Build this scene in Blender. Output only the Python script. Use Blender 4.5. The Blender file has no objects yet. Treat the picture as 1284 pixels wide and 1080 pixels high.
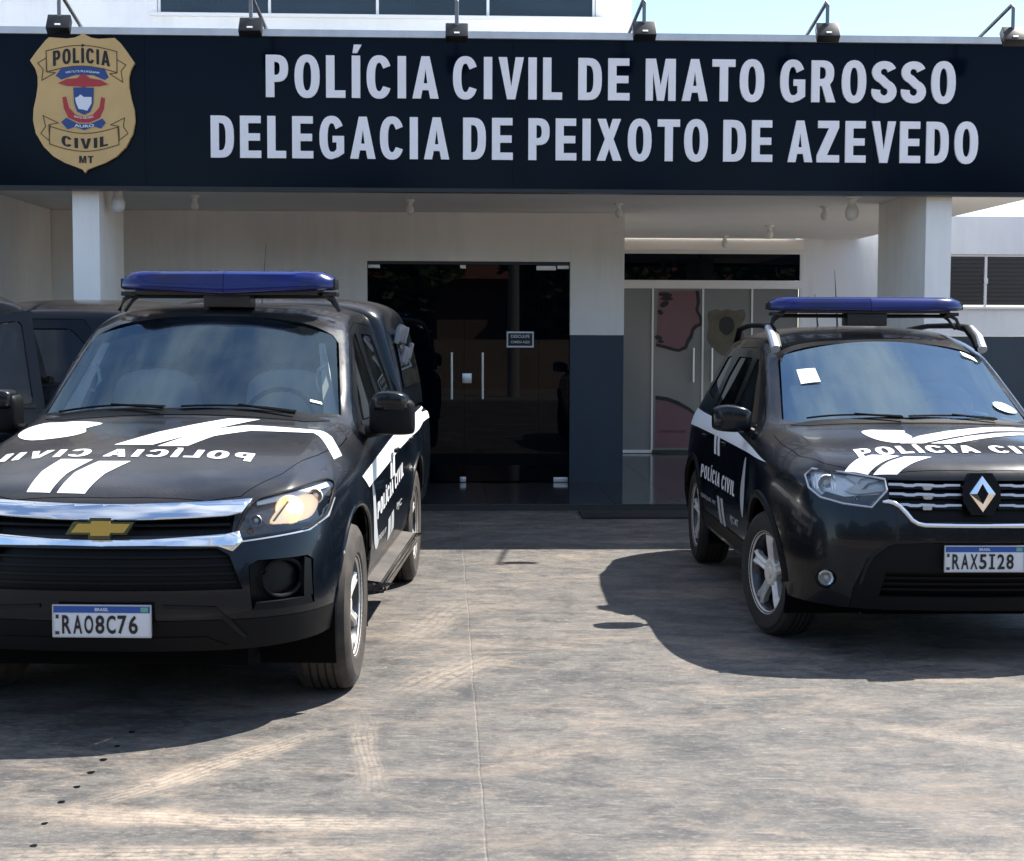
import bpy, bmesh, math, random
from mathutils import Vector, Matrix, Euler
from mathutils.bvhtree import BVHTree
from mathutils.geometry import tessellate_polygon
R = math.radians
random.seed(7)
S = bpy.context.scene
COL = S.collection

# ------------------------------------------------------------------ camera, sky, sun, exposure
FPX, CAM_H = 1900.0, 1.65
cam_d = bpy.data.cameras.new('camera')
cam = bpy.data.objects.new('camera', cam_d); COL.objects.link(cam)
cam_d.sensor_fit = 'HORIZONTAL'; cam_d.sensor_width = 36.0
cam_d.lens = FPX / 1284 * 36.0
cam_d.clip_start = 0.1; cam_d.clip_end = 2000
cam.location = (0, 0, CAM_H)
PITCH = math.atan(120 / FPX)
cam.rotation_mode = 'QUATERNION'
cam.rotation_quaternion = (Matrix.Rotation(R(90) - PITCH, 3, 'X') @ Matrix.Rotation(R(0.19), 3, 'Z')).to_quaternion()
S.camera = cam

SUN_DIR = Vector((-0.61, -0.42, -1.0)).normalized()      # direction the light travels
w = bpy.data.worlds.new('World'); S.world = w; w.use_nodes = True
nt = w.node_tree; nt.nodes.clear()
sky = nt.nodes.new('ShaderNodeTexSky'); sky.sky_type = 'NISHITA'; sky.sun_disc = False
sky.sun_elevation = math.asin(-SUN_DIR.z)
sky.sun_rotation = math.atan2(-SUN_DIR.x, -SUN_DIR.y)
sky.altitude = 300; sky.air_density = 1.0; sky.dust_density = 0.15; sky.ozone_density = 3.0
bg = nt.nodes.new('ShaderNodeBackground'); bg.inputs['Strength'].default_value = 0.105
wo = nt.nodes.new('ShaderNodeOutputWorld')
# thin broken cloud high up (seen in the reflections on the windscreens)
_tc = nt.nodes.new('ShaderNodeTexCoord'); _sp = nt.nodes.new('ShaderNodeSeparateXYZ'); nt.links.new(_tc.outputs['Generated'], _sp.inputs[0])
def _m(op, a, b):
    q = nt.nodes.new('ShaderNodeMath'); q.operation = op
    for i, v in enumerate((a, b)):
        if isinstance(v, (int, float)): q.inputs[i].default_value = v
        else: nt.links.new(v, q.inputs[i])
    return q.outputs[0]
_den = _m('ADD', _m('MAXIMUM', _sp.outputs['Z'], 0.0), .18)
_cb = nt.nodes.new('ShaderNodeCombineXYZ'); nt.links.new(_m('DIVIDE', _sp.outputs['X'], _den), _cb.inputs[0]); nt.links.new(_m('DIVIDE', _sp.outputs['Y'], _den), _cb.inputs[1])
_nz = nt.nodes.new('ShaderNodeTexNoise'); _nz.inputs['Scale'].default_value = 2.6; _nz.inputs['Detail'].default_value = 7; _nz.inputs['Roughness'].default_value = .58
nt.links.new(_cb.outputs[0], _nz.inputs['Vector'])
_mr = nt.nodes.new('ShaderNodeMapRange'); _mr.inputs['From Min'].default_value = .43; _mr.inputs['From Max'].default_value = .60; _mr.inputs['To Max'].default_value = .8
nt.links.new(_nz.outputs['Fac'], _mr.inputs['Value'])
_mx = nt.nodes.new('ShaderNodeMix'); _mx.data_type = 'RGBA'; _mz = nt.nodes.new('ShaderNodeMapRange'); _mz.inputs['From Min'].default_value = .25; _mz.inputs['From Max'].default_value = .6; nt.links.new(_sp.outputs['Z'], _mz.inputs['Value'])
nt.links.new(_m('MULTIPLY', _mr.outputs[0], _mz.outputs[0]), _mx.inputs['Factor'])
nt.links.new(sky.outputs[0], _mx.inputs[6]); _mx.inputs[7].default_value = (4.6, 4.9, 5.3, 1)
nt.links.new(_mx.outputs[2], bg.inputs['Color']); nt.links.new(bg.outputs[0], wo.inputs['Surface'])
sun_d = bpy.data.lights.new('sun', 'SUN'); sun = bpy.data.objects.new('sun', sun_d); COL.objects.link(sun)
sun_d.energy = 4.5; sun_d.angle = R(0.53); sun_d.color = (1.0, 0.95, 0.87)
sun.rotation_mode = 'QUATERNION'; sun.rotation_quaternion = SUN_DIR.to_track_quat('-Z', 'Y')
sun.location = (8, 8, 14)
S.view_settings.view_transform = 'Standard'; S.view_settings.look = 'None'
S.view_settings.gamma = 1.0; S.view_settings.use_curve_mapping = False
S.view_settings.exposure = 1.4

# ------------------------------------------------------------------ materials
def mat(name, base=(.5, .5, .5), rough=.5, metal=0.0, coat=0.0, coat_rough=.05, spec=.5, var=0.0, vscale=6.0,
        bump=0.0, bscale=60.0, alt=None, emit=None, rvar=0.0, dust=0.0, stain=0.0):
    m = bpy.data.materials.new(name); m.use_nodes = True
    n = m.node_tree; b = n.nodes['Principled BSDF']
    b.inputs['Base Color'].default_value = (*base, 1); b.inputs['Roughness'].default_value = rough
    b.inputs['Metallic'].default_value = metal; b.inputs['Coat Weight'].default_value = coat
    b.inputs['Coat Roughness'].default_value = coat_rough; b.inputs['Specular IOR Level'].default_value = spec
    tc = n.nodes.new('ShaderNodeTexCoord')
    def noise(sc, det=4):
        t = n.nodes.new('ShaderNodeTexNoise'); t.inputs['Scale'].default_value = sc; t.inputs['Detail'].default_value = det
        n.links.new(tc.outputs['Object'], t.inputs['Vector']); return t
    if var > 0 or alt:
        t = noise(vscale); rp = n.nodes.new('ShaderNodeValToRGB')
        rp.color_ramp.elements[0].position = .35; rp.color_ramp.elements[1].position = .68
        a2 = alt if alt else tuple(min(1, c * (1 + var)) for c in base)
        a1 = base if alt else tuple(c * (1 - var) for c in base)
        rp.color_ramp.elements[0].color = (*a1, 1); rp.color_ramp.elements[1].color = (*a2, 1)
        n.links.new(t.outputs['Fac'], rp.inputs['Fac']); n.links.new(rp.outputs['Color'], b.inputs['Base Color'])
    if dust > 0:      # road dust on upward faces, strengthened to paint in the tops' sky sheen
        ge = n.nodes.new('ShaderNodeNewGeometry'); sx = n.nodes.new('ShaderNodeSeparateXYZ'); n.links.new(ge.outputs['Normal'], sx.inputs[0])
        m1 = n.nodes.new('ShaderNodeMapRange'); m1.inputs['From Min'].default_value = .55; m1.inputs['From Max'].default_value = 1.0
        n.links.new(sx.outputs['Z'], m1.inputs['Value'])
        t = noise(1.6, 7); t.inputs['Distortion'].default_value = .8; m2 = n.nodes.new('ShaderNodeMapRange'); m2.inputs['From Min'].default_value = .35; m2.inputs['From Max'].default_value = .7
        m2.inputs['To Min'].default_value = .25; n.links.new(t.outputs['Fac'], m2.inputs['Value'])
        t3 = noise(140, 3); m3 = n.nodes.new('ShaderNodeMapRange'); m3.inputs['From Min'].default_value = .3; m3.inputs['From Max'].default_value = .7; m3.inputs['To Min'].default_value = .6; n.links.new(t3.outputs['Fac'], m3.inputs['Value'])
        q = n.nodes.new('ShaderNodeMath'); q.operation = 'MULTIPLY'; n.links.new(m1.outputs[0], q.inputs[0]); n.links.new(m2.outputs[0], q.inputs[1])
        q3 = n.nodes.new('ShaderNodeMath'); q3.operation = 'MULTIPLY'; n.links.new(q.outputs[0], q3.inputs[0]); n.links.new(m3.outputs[0], q3.inputs[1])
        q2 = n.nodes.new('ShaderNodeMath'); q2.operation = 'MULTIPLY'; q2.inputs[1].default_value = dust; n.links.new(q3.outputs[0], q2.inputs[0])
        mx = n.nodes.new('ShaderNodeMix'); mx.data_type = 'RGBA'; n.links.new(q2.outputs[0], mx.inputs['Factor'])
        if b.inputs['Base Color'].links: n.links.new(b.inputs['Base Color'].links[0].from_socket, mx.inputs[6])
        mx.inputs[7].default_value = (.40, .35, .31, 1); n.links.new(mx.outputs[2], b.inputs['Base Color'])
    if stain > 0:     # rain streaks and grubby patches on outdoor paint
        mp = n.nodes.new('ShaderNodeMapping'); mp.inputs['Scale'].default_value = (5, 5, .55); n.links.new(tc.outputs['Object'], mp.inputs['Vector'])
        t = n.nodes.new('ShaderNodeTexNoise'); t.inputs['Scale'].default_value = 1.6; t.inputs['Detail'].default_value = 8; t.inputs['Roughness'].default_value = .65; n.links.new(mp.outputs[0], t.inputs['Vector'])
        t2 = noise(.9, 6); q = n.nodes.new('ShaderNodeMath'); q.operation = 'MULTIPLY'; n.links.new(t.outputs['Fac'], q.inputs[0]); n.links.new(t2.outputs['Fac'], q.inputs[1])
        m1 = n.nodes.new('ShaderNodeMapRange'); m1.inputs['From Min'].default_value = .22; m1.inputs['From Max'].default_value = .36; m1.inputs['To Max'].default_value = stain; n.links.new(q.outputs[0], m1.inputs['Value'])
        mx = n.nodes.new('ShaderNodeMix'); mx.data_type = 'RGBA'; n.links.new(m1.outputs[0], mx.inputs['Factor'])
        if b.inputs['Base Color'].links: n.links.new(b.inputs['Base Color'].links[0].from_socket, mx.inputs[6])
        else: mx.inputs[6].default_value = (*base, 1)
        mx.inputs[7].default_value = (*[c * .62 + .02 for c in base], 1); n.links.new(mx.outputs[2], b.inputs['Base Color'])
    if rvar > 0:
        t = noise(vscale * 1.7); mr = n.nodes.new('ShaderNodeMapRange')
        mr.inputs['From Min'].default_value = .3; mr.inputs['From Max'].default_value = .7
        mr.inputs['To Min'].default_value = max(.02, rough - rvar); mr.inputs['To Max'].default_value = min(1, rough + rvar)
        n.links.new(t.outputs['Fac'], mr.inputs['Value']); n.links.new(mr.outputs[0], b.inputs['Roughness'])
    if bump > 0:
        t = noise(bscale, 6); bp = n.nodes.new('ShaderNodeBump'); bp.inputs['Strength'].default_value = bump
        bp.inputs['Distance'].default_value = .004
        n.links.new(t.outputs['Fac'], bp.inputs['Height']); n.links.new(bp.outputs[0], b.inputs['Normal'])
    if emit:
        b.inputs['Emission Color'].default_value = (*emit[0], 1); b.inputs['Emission Strength'].default_value = emit[1]
    return m

def glass_mat(name, tint, refl=1.0, rough=.0, ior=1.5, dirt_haze=0.0):
    m = bpy.data.materials.new(name); m.use_nodes = True; n = m.node_tree; n.nodes.clear()
    o = n.nodes.new('ShaderNodeOutputMaterial'); mx = n.nodes.new('ShaderNodeMixShader')
    tr = n.nodes.new('ShaderNodeBsdfTransparent'); tr.inputs['Color'].default_value = (*tint, 1)
    gl = n.nodes.new('ShaderNodeBsdfGlossy'); gl.inputs['Roughness'].default_value = rough
    gl.inputs['Color'].default_value = (refl, refl, refl, 1) if not isinstance(refl, tuple) else (*refl, 1)
    fr = n.nodes.new('ShaderNodeFresnel'); fr.inputs['IOR'].default_value = ior
    n.links.new(fr.outputs[0], mx.inputs[0]); n.links.new(tr.outputs[0], mx.inputs[1]); n.links.new(gl.outputs[0], mx.inputs[2])
    last = mx.outputs[0]
    if dirt_haze > 0:
        tc = n.nodes.new('ShaderNodeTexCoord'); t = n.nodes.new('ShaderNodeTexNoise'); t.inputs['Scale'].default_value = 5
        t.inputs['Detail'].default_value = 6; n.links.new(tc.outputs['Object'], t.inputs['Vector'])
        mr = n.nodes.new('ShaderNodeMapRange'); mr.inputs['From Min'].default_value = .4; mr.inputs['From Max'].default_value = .8
        mr.inputs['To Min'].default_value = dirt_haze * .3; mr.inputs['To Max'].default_value = dirt_haze
        n.links.new(t.outputs['Fac'], mr.inputs['Value'])
        df = n.nodes.new('ShaderNodeBsdfDiffuse'); df.inputs['Color'].default_value = (.34, .43, .47, 1)  # thin dirt film tinted blue, painting in the haze of reflected sky
        m2 = n.nodes.new('ShaderNodeMixShader'); n.links.new(mr.outputs[0], m2.inputs[0])
        n.links.new(last, m2.inputs[1]); n.links.new(df.outputs[0], m2.inputs[2]); last = m2.outputs[0]
    n.links.new(last, o.inputs['Surface']); return m

M = {}
M['wall'] = mat('painted_wall', (.88, .85, .80), .75, var=.05, vscale=1.1, stain=.22, bump=.25, bscale=180)
M['wall_white'] = mat('white_wall', (.76, .77, .78), .75, stain=.28, var=.04, vscale=1.2, bump=.25, bscale=180)
M['ceiling'] = mat('ceiling_paint', (.87, .84, .79), .8, var=.03, vscale=1.5)
M['navy_wall'] = mat('navy_wainscot', (.023, .040, .060), .55, stain=.35, var=.12, vscale=2.5, bump=.15, bscale=160)
M['fascia'] = mat('navy_cladding', (.0020, .0052, .0120), .12, var=.15, vscale=1.0, spec=.07)
M['letter'] = mat('letter_face', (.90, .85, .85), .45, var=.03, vscale=3)
M['letter_side'] = M['letter']
M['coping'] = mat('coping_metal', (.60, .63, .66), .5, stain=.4, var=.06, vscale=3)
M['alu'] = mat('aluminium', (.62, .62, .62), .35, metal=.8)
M['white_frame'] = mat('white_frame', (.72, .72, .72), .4)
M['black_glass'] = mat('black_glass', (.0010, .0022, .0045), .012, spec=.14)
M['win_glass'] = mat('dark_window_glass', (.012, .020, .028), .05, spec=.6, var=.3, vscale=1.5)
M['blind'] = mat('slatted_dark_glass', (.035, .035, .038), .3)
M['tile'] = mat('dark_polished_tile', (.045, .046, .050), .10, var=.18, vscale=3, rvar=.05)
M['grout'] = mat('grout', (.03, .03, .03), .8)
M['mat_rubber'] = mat('door_mat_rubber', (.012, .012, .012), .9, bump=.4)
M['lamp_white'] = mat('lamp_white', (.75, .75, .72), .4)
M['black_metal'] = mat('black_metal', (.006, .006, .007), .35)
M['steel_arm'] = mat('grey_steel_arm', (.16, .16, .17), .45, metal=.6)
M['gold'] = mat('badge_gold', (.62, .395, .155), .5, var=.05, vscale=6)
M['ink'] = mat('black_ink', (.006, .006, .006), .5)
M['ink_brown'] = mat('badge_line', (.10, .055, .012), .5)
M['red'] = mat('badge_red', (.42, .03, .035), .5)
M['blue'] = mat('badge_blue', (.02, .06, .22), .5)
M['badge_white'] = mat('badge_white', (.75, .76, .80), .5)
M['film_pink'] = mat('film_pink', (.15, .072, .088), .35, var=.06, vscale=2)
M['film_grey'] = mat('frosted_grey_glass', (.19, .20, .20), .14, var=.05, vscale=1.2)
M['film_badge'] = mat('film_badge', (.085, .075, .050), .35, var=.2, vscale=8)
# vehicles
M['paint'] = mat('black_navy_paint', (.0014, .0034, .0068), .22, coat=.20, coat_rough=.03, spec=.20, var=.1, vscale=2.5, rvar=.02)
M['paint_dust_sheen'] = mat('dust_sheen_black_paint', (.0016, .0036, .0070), .24, coat=.25, coat_rough=.04, spec=.25, var=.15, vscale=3.0, rvar=.04, dust=.15)
M['plastic'] = mat('black_trim_plastic', (.003, .0035, .0045), .50, spec=.16, bump=.2, bscale=400)
M['dark_inner'] = mat('dark_underbody', (.002, .002, .002), .9, spec=.1)
M['grille'] = mat('grille_black', (.0018, .0018, .0022), .40, spec=.2)
M['chrome'] = mat('chrome', (.80, .81, .82), .07, metal=1.0)
M['satin'] = mat('satin_silver', (.50, .51, .53), .35, metal=.5)
M['rim'] = mat('alloy_rim', (.62, .60, .56), .38, metal=.25, var=.15, vscale=14)
M['tyre'] = mat('tyre_rubber', (.009, .009, .009), .75, alt=(.022, .020, .018), vscale=9, bump=.3, bscale=120)
M['tyre_dusty'] = mat('dusty_tyre_rubber', (.022, .019, .017), .8, alt=(.060, .048, .038), vscale=8, bump=.3, bscale=120)
M['decal'] = mat('white_vinyl', (.78, .79, .80), .4)
M['decal_grey'] = mat('grey_vinyl', (.42, .44, .45), .45)
M['screen'] = glass_mat('windscreen_glass', (.85, .92, .94), dirt_haze=.04, ior=1.9, refl=(.66, .88, .98))
M['screen_light'] = glass_mat('blue_windscreen_glass', (.70, .84, .90), dirt_haze=.045, ior=3.3, refl=(.72, .92, 1.0))
M['tint'] = glass_mat('tinted_side_glass', (.035, .04, .04), dirt_haze=.02)
M['lens'] = glass_mat('headlamp_lens', (.85, .87, .88))
M['lamp_inner'] = mat('lamp_reflector', (.86, .87, .88), .25, metal=.25)
M['lamp_mid'] = mat('smoked_reflector', (.16, .16, .165), .25, metal=.5)
M['lamp_dark'] = mat('lamp_bezel', (.05, .05, .055), .25, metal=.5)
M['lamp_sun_sheen'] = mat('sun_glint_reflector', (.8, .7, .55), .25, emit=((1, .66, .38), .30))  # sun reflected in the pickup headlamp, put in as emission
M['lamp_sun_sheen'].node_tree.nodes['Principled BSDF'].inputs['Metallic'].default_value = .3
M['lamp_sun_glint'] = mat('sun_glint_bulb', (.9, .85, .75), .3, emit=((1, .80, .52), 1.3))  # same sun glint on the bulb, also painted as emission
M['lamp_amber'] = mat('turn_signal_amber', (.55, .22, .04), .2)
M['led_blue'] = mat('light_bar_blue', (.002, .008, .090), .20, spec=.3, coat=.25, var=.25, vscale=4)
M['bowtie'] = mat('gold_emblem', (.55, .36, .08), .3, metal=.5)
M['plate_white'] = mat('plate_white', (.62, .63, .64), .45)
M['plate_blue'] = mat('plate_blue', (.015, .07, .30), .45)
M['plate_green'] = mat('plate_flag', (.12, .35, .25), .45)
M['seat'] = mat('seat_fabric', (.30, .32, .34), .8)
M['dash'] = mat('dashboard', (.20, .22, .23), .6)
M['trim_light'] = mat('light_pillar_trim', (.50, .50, .45), .6)
M['paper'] = mat('paper', (.75, .82, .82), .6)
M['step'] = mat('dusty_step', (.045, .040, .036), .7, alt=(.10, .086, .072), vscale=6, bump=.3, bscale=300)

# ------------------------------------------------------------------ helpers
def link(o, parent=None):
    COL.objects.link(o)
    if parent is not None: o.parent = parent
    return o
def empty(name, loc=(0, 0, 0), rz=0.0, label=None, cat=None, group=None, kind=None, parent=None):
    o = bpy.data.objects.new(name, None); o.empty_display_size = .2; link(o, parent)
    o.location = loc; o.rotation_euler = (0, 0, rz)
    tag(o, label, cat, group, kind); return o
def tag(o, label=None, cat=None, group=None, kind=None):
    if label: o['label'] = label
    if cat: o['category'] = cat
    if group: o['group'] = group
    if kind: o['kind'] = kind
    return o
def fin(name, bm, m, parent=None, smooth=30, normals=True):
    if normals: bmesh.ops.recalc_face_normals(bm, faces=bm.faces)
    me = bpy.data.meshes.new(name); bm.to_mesh(me); bm.free()
    ms = m if isinstance(m, (list, tuple)) else [m]
    for x in ms: me.materials.append(x)
    if smooth:
        for p in me.polygons: p.use_smooth = True
        me.set_sharp_from_angle(angle=R(smooth))
        if not normals:          # open edges of panels stay crisp once they get thickness
            cnt = {}
            for p in me.polygons:
                for k in p.edge_keys: cnt[k] = cnt.get(k, 0) + 1
            for e in me.edges:
                if cnt.get(tuple(sorted(e.vertices)), 0) == 1: e.use_edge_sharp = True
    return link(bpy.data.objects.new(name, me), parent)
def bx(bm, x0, x1, y0, y1, z0, z1, bev=0.0):
    r = bmesh.ops.create_cube(bm, size=1)
    for v in r['verts']:
        v.co = Vector(((x0 + x1) / 2 + v.co.x * (x1 - x0), (y0 + y1) / 2 + v.co.y * (y1 - y0), (z0 + z1) / 2 + v.co.z * (z1 - z0)))
    if bev:
        es = list({e for v in r['verts'] for e in v.link_edges})
        bmesh.ops.bevel(bm, geom=es, offset=bev, segments=2, affect='EDGES', profile=.6)
    return r
def box(name, dims, m, parent=None, bev=0.0, smooth=30):
    bm = bmesh.new(); bx(bm, *dims, bev=bev); return fin(name, bm, m, parent, smooth)
def prism(bm, pts, axis, a, b):
    """pts: 2D outline; axis 'x','y','z' = extrusion direction from a to b"""
    def P(p, t): return {'x': (t, p[0], p[1]), 'y': (p[0], t, p[1]), 'z': (p[0], p[1], t)}[axis]
    A = [bm.verts.new(P(p, a)) for p in pts]; B = [bm.verts.new(P(p, b)) for p in pts]
    n = len(pts)
    for tri in tessellate_polygon([[Vector((p[0], p[1], 0)) for p in pts]]):
        bm.faces.new([A[i] for i in tri]); bm.faces.new([B[i] for i in reversed(tri)])
    for i in range(n): bm.faces.new((A[i], A[(i + 1) % n], B[(i + 1) % n], B[i]))
def tube(bm, pts, r, seg=8, cap=True):
    pts = [Vector(p) for p in pts]; rings = []
    for i, p in enumerate(pts):
        d = (pts[min(i + 1, len(pts) - 1)] - pts[max(i - 1, 0)]).normalized()
        up = Vector((0, 0, 1)) if abs(d.z) < .9 else Vector((1, 0, 0))
        u = d.cross(up).normalized(); v = d.cross(u)
        rr = r[i] if isinstance(r, (list, tuple)) else r
        rings.append([bm.verts.new(p + (u * math.cos(a) + v * math.sin(a)) * rr) for a in [2 * math.pi * k / seg for k in range(seg)]])
    for a, b in zip(rings, rings[1:]):
        for k in range(seg): bm.faces.new((a[k], a[(k + 1) % seg], b[(k + 1) % seg], b[k]))
    if cap: bm.faces.new(rings[0]); bm.faces.new(list(reversed(rings[-1])))
def lathe(bm, prof, seg=32, axis='x', center=(0, 0, 0)):
    """prof: list of (radius, offset along axis)"""
    c = Vector(center); rings = []
    for r_, t in prof:
        ring = []
        for k in range(seg):
            a = 2 * math.pi * k / seg; ca, sa = math.cos(a) * r_, math.sin(a) * r_
            ring.append(bm.verts.new(c + Vector({'x': (t, ca, sa), 'y': (ca, t, sa), 'z': (ca, sa, t)}[axis])))
        rings.append(ring)
    for a, b in zip(rings, rings[1:]):
        for k in range(seg): bm.faces.new((a[k], a[(k + 1) % seg], b[(k + 1) % seg], b[k]))
    return rings
def text_bm(s, size=1.0, bold=0.0, xs=1.0, spacing=1.0):
    """text as a flat bmesh in the XY plane, left aligned at 0; returns bm, width"""
    cu = bpy.data.curves.new('txt', 'FONT'); cu.body = s; cu.size = size; cu.offset = bold
    cu.space_character = spacing; cu.resolution_u = 3
    o = bpy.data.objects.new('txt', cu); COL.objects.link(o)
    dg = bpy.context.evaluated_depsgraph_get(); dg.update()
    me = bpy.data.meshes.new_from_object(o.evaluated_get(dg))
    bm = bmesh.new(); bm.from_mesh(me); bpy.data.meshes.remove(me)
    bpy.data.objects.remove(o); bpy.data.curves.remove(cu)
    bmesh.ops.remove_doubles(bm, verts=bm.verts, dist=1e-5)
    for v in bm.verts: v.co.x *= xs
    return bm
def bounds(bm):
    xs = [v.co.x for v in bm.verts]; ys = [v.co.y for v in bm.verts]
    return min(xs), max(xs), min(ys), max(ys)
def fit(bm, x0, x1, y0, y1):
    a, b, c, d = bounds(bm)
    for v in bm.verts:
        v.co.x = x0 + (v.co.x - a) / (b - a) * (x1 - x0); v.co.y = y0 + (v.co.y - c) / (d - c) * (y1 - y0)
    return bm
def smooth_poly(pts, n=4):
    """closed Catmull-Rom through pts"""
    out = []; N = len(pts)
    for i in range(N):
        p0, p1, p2, p3 = [Vector((*pts[(i + k - 1) % N][:2], 0)) for k in range(4)]
        for j in range(n):
            t = j / n
            q = .5 * ((2 * p1) + (-p0 + p2) * t + (2 * p0 - 5 * p1 + 4 * p2 - p3) * t * t + (-p0 + 3 * p1 - 3 * p2 + p3) * t ** 3)
            out.append((q.x, q.y))
    return out
def round_poly(pts, r, n=3):
    """round the corners of a 2-D polygon"""
    out = []; N = len(pts)
    for i in range(N):
        a, p, b = [Vector(pts[(i + k) % N]) for k in (-1, 0, 1)]
        rr = min(r, (a - p).length * .45, (b - p).length * .45)
        s = p + (a - p).normalized() * rr; e = p + (b - p).normalized() * rr
        for j in range(n + 1):
            t = j / n; q = s.lerp(p, t).lerp(p.lerp(e, t), t); out.append((q.x, q.y))
    return out
def area2(p):
    return sum(p[i][0] * p[(i + 1) % len(p)][1] - p[(i + 1) % len(p)][0] * p[i][1] for i in range(len(p))) / 2
def offset_poly(pts, d):
    """grow a convex polygon by d"""
    if area2(pts) < 0: pts = list(reversed(pts))
    out = []; N = len(pts)
    for i in range(N):
        a, p, b = [Vector(pts[(i + k) % N]) for k in (-1, 0, 1)]
        e1 = (p - a).normalized(); e2 = (b - p).normalized()
        n1 = Vector((e1.y, -e1.x)); n2 = Vector((e2.y, -e2.x)); nn = (n1 + n2)
        if nn.length < 1e-6: nn = n1
        nn.normalize(); out.append(tuple(p + nn * d / max(.3, nn.dot(n1))))
    return out
def mirror(pts): return [(-p[0], p[1]) for p in pts]

# ------------------------------------------------------------------ heavy condensed capitals, drawn as outlines
def _arc(cx, cy, rx, ry, a0, a1, n=14, e=.86):
    o = []
    for k in range(n + 1):
        a = R(a0 + (a1 - a0) * k / n); c, s_ = math.cos(a), math.sin(a)
        o.append((cx + rx * math.copysign(abs(c) ** e, c), cy + ry * math.copysign(abs(s_) ** e, s_)))
    return o
ST, HB = .205, .175
def _glyphs():
    g = {}
    g['I'] = (.205, [[(0, 0), (.205, 0), (.205, 1), (0, 1)]])
    g['Í'] = (.205, [[(0, 0), (.205, 0), (.205, 1), (0, 1)], [(.02, 1.06), (.13, 1.06), (.24, 1.26), (.05, 1.26)]])
    g['L'] = (.47, [[(0, 0), (.47, 0), (.47, HB), (ST, HB), (ST, 1), (0, 1)]])
    g['E'] = (.53, [[(0, 0), (.53, 0), (.53, HB), (ST, HB), (ST, .41), (.50, .41), (.50, .585), (ST, .585), (ST, 1 - HB), (.52, 1 - HB), (.52, 1), (0, 1)]])
    g['T'] = (.57, [[(.185, 0), (.39, 0), (.39, 1 - HB), (.57, 1 - HB), (.57, 1), (0, 1), (0, 1 - HB), (.185, 1 - HB)]])
    g['A'] = (.64, [[(0, 0), (.205, 0), (.245, .2), (.395, .2), (.435, 0), (.64, 0), (.42, 1), (.22, 1)], [(.275, .36), (.32, .70), (.365, .36)]])
    g['V'] = (.62, [[(0, 1), (.205, 1), (.31, .30), (.415, 1), (.62, 1), (.41, 0), (.21, 0)]])
    g['X'] = (.64, [[(0, 0), (.22, 0), (.32, .29), (.42, 0), (.64, 0), (.43, .52), (.62, 1), (.405, 1), (.32, .74), (.235, 1), (.02, 1), (.21, .52)]])
    g['Z'] = (.58, [[(0, 0), (.58, 0), (.58, HB), (.265, HB), (.57, .84), (.57, 1), (.03, 1), (.03, 1 - HB), (.31, 1 - HB), (0, .165)]])
    g['M'] = (.74, [[(0, 0), (.18, 0), (.18, .68), (.285, 0), (.455, 0), (.56, .68), (.56, 0), (.74, 0), (.74, 1), (.49, 1), (.37, .36), (.25, 1), (0, 1)]])
    O1 = _arc(.305, .5, .305, .515, 0, 345, 23); O2 = _arc(.305, .5, .10, .34, 0, 345, 23)
    g['O'] = (.61, [O1, O2])
    g['D'] = (.58, [[(0, 0)] + _arc(.24, .5, .34, .5, -90, 90, 14, .75) + [(0, 1)], [(ST, HB)] + _arc(.24, .5, .135, .5 - HB, -90, 90, 10, .75) + [(ST, 1 - HB)]])
    g['P'] = (.54, [[(0, 0), (ST, 0), (ST, .36)] + _arc(.25, .68, .29, .32, -90, 90, 12, .8) + [(0, 1)], [(ST, .525)] + _arc(.24, .68, .10, .155, -90, 90, 8, .8) + [(ST, .835)]])
    g['R'] = (.60, [[(0, 0), (ST, 0), (ST, .39), (.26, .39), (.38, 0), (.60, 0), (.46, .42), (.53, .52)] + _arc(.25, .70, .31, .30, -15, 90, 10, .8) + [(0, 1)], [(ST, .555)] + _arc(.24, .70, .12, .145, -90, 90, 8, .8) + [(ST, .845)]])
    co = _arc(.305, .5, .305, .515, 28, 332, 26); ci = _arc(.305, .5, .10, .34, 332 - 8, 36, 20)
    g['C'] = (.60, [co + [(.405, .285)] + ci[1:-1] + [(.405, .70)]])
    co = _arc(.31, .5, .31, .515, 30, 270, 22)
    g['G'] = (.62, [co + [(.48, .04), (.62, .13), (.62, .54), (.33, .54), (.33, .385), (.43, .385), (.43, .22), (.37, .165)] + _arc(.31, .5, .105, .34, 268, 60, 16) + [(.41, .70)]])
    cl = _arc(.29, .735, .195, .175, 15, 250, 14, 1) + _arc(.29, .27, .205, .185, 70, -195, 15, 1)
    L_, R_ = [], []
    for i, p_ in enumerate(cl):
        a = Vector(cl[max(i - 1, 0)]); b = Vector(cl[min(i + 1, len(cl) - 1)]); d = (b - a).normalized(); n_ = Vector((-d.y, d.x)) * (.088 + .022 * abs(d.y))
        L_.append(tuple(Vector(p_) + n_)); R_.append(tuple(Vector(p_) - n_))
    g['S'] = (.58, [L_ + list(reversed(R_))])
    return g
GLYPHS = _glyphs(); GLYPH_W = {k: v[0] for k, v in GLYPHS.items()}
def glyph_bm(ch):
    cu = bpy.data.curves.new('g', 'CURVE'); cu.dimensions = '2D'; cu.fill_mode = 'BOTH'
    for pts in GLYPHS[ch][1]:
        q = []
        for p_ in pts:
            if not q or (Vector(q[-1]) - Vector(p_)).length > 1e-4: q.append(p_)
        sp = cu.splines.new('POLY'); sp.points.add(len(q) - 1); sp.use_cyclic_u = True
        for i, p_ in enumerate(q): sp.points[i].co = (p_[0], p_[1], 0, 1)
    o = bpy.data.objects.new('g', cu); COL.objects.link(o)
    dg = bpy.context.evaluated_depsgraph_get(); dg.update()
    me = bpy.data.meshes.new_from_object(o.evaluated_get(dg)); bm = bmesh.new(); bm.from_mesh(me)
    bpy.data.meshes.remove(me); bpy.data.objects.remove(o); bpy.data.curves.remove(cu)
    bmesh.ops.remove_doubles(bm, verts=bm.verts, dist=1e-5); return bm
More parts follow.
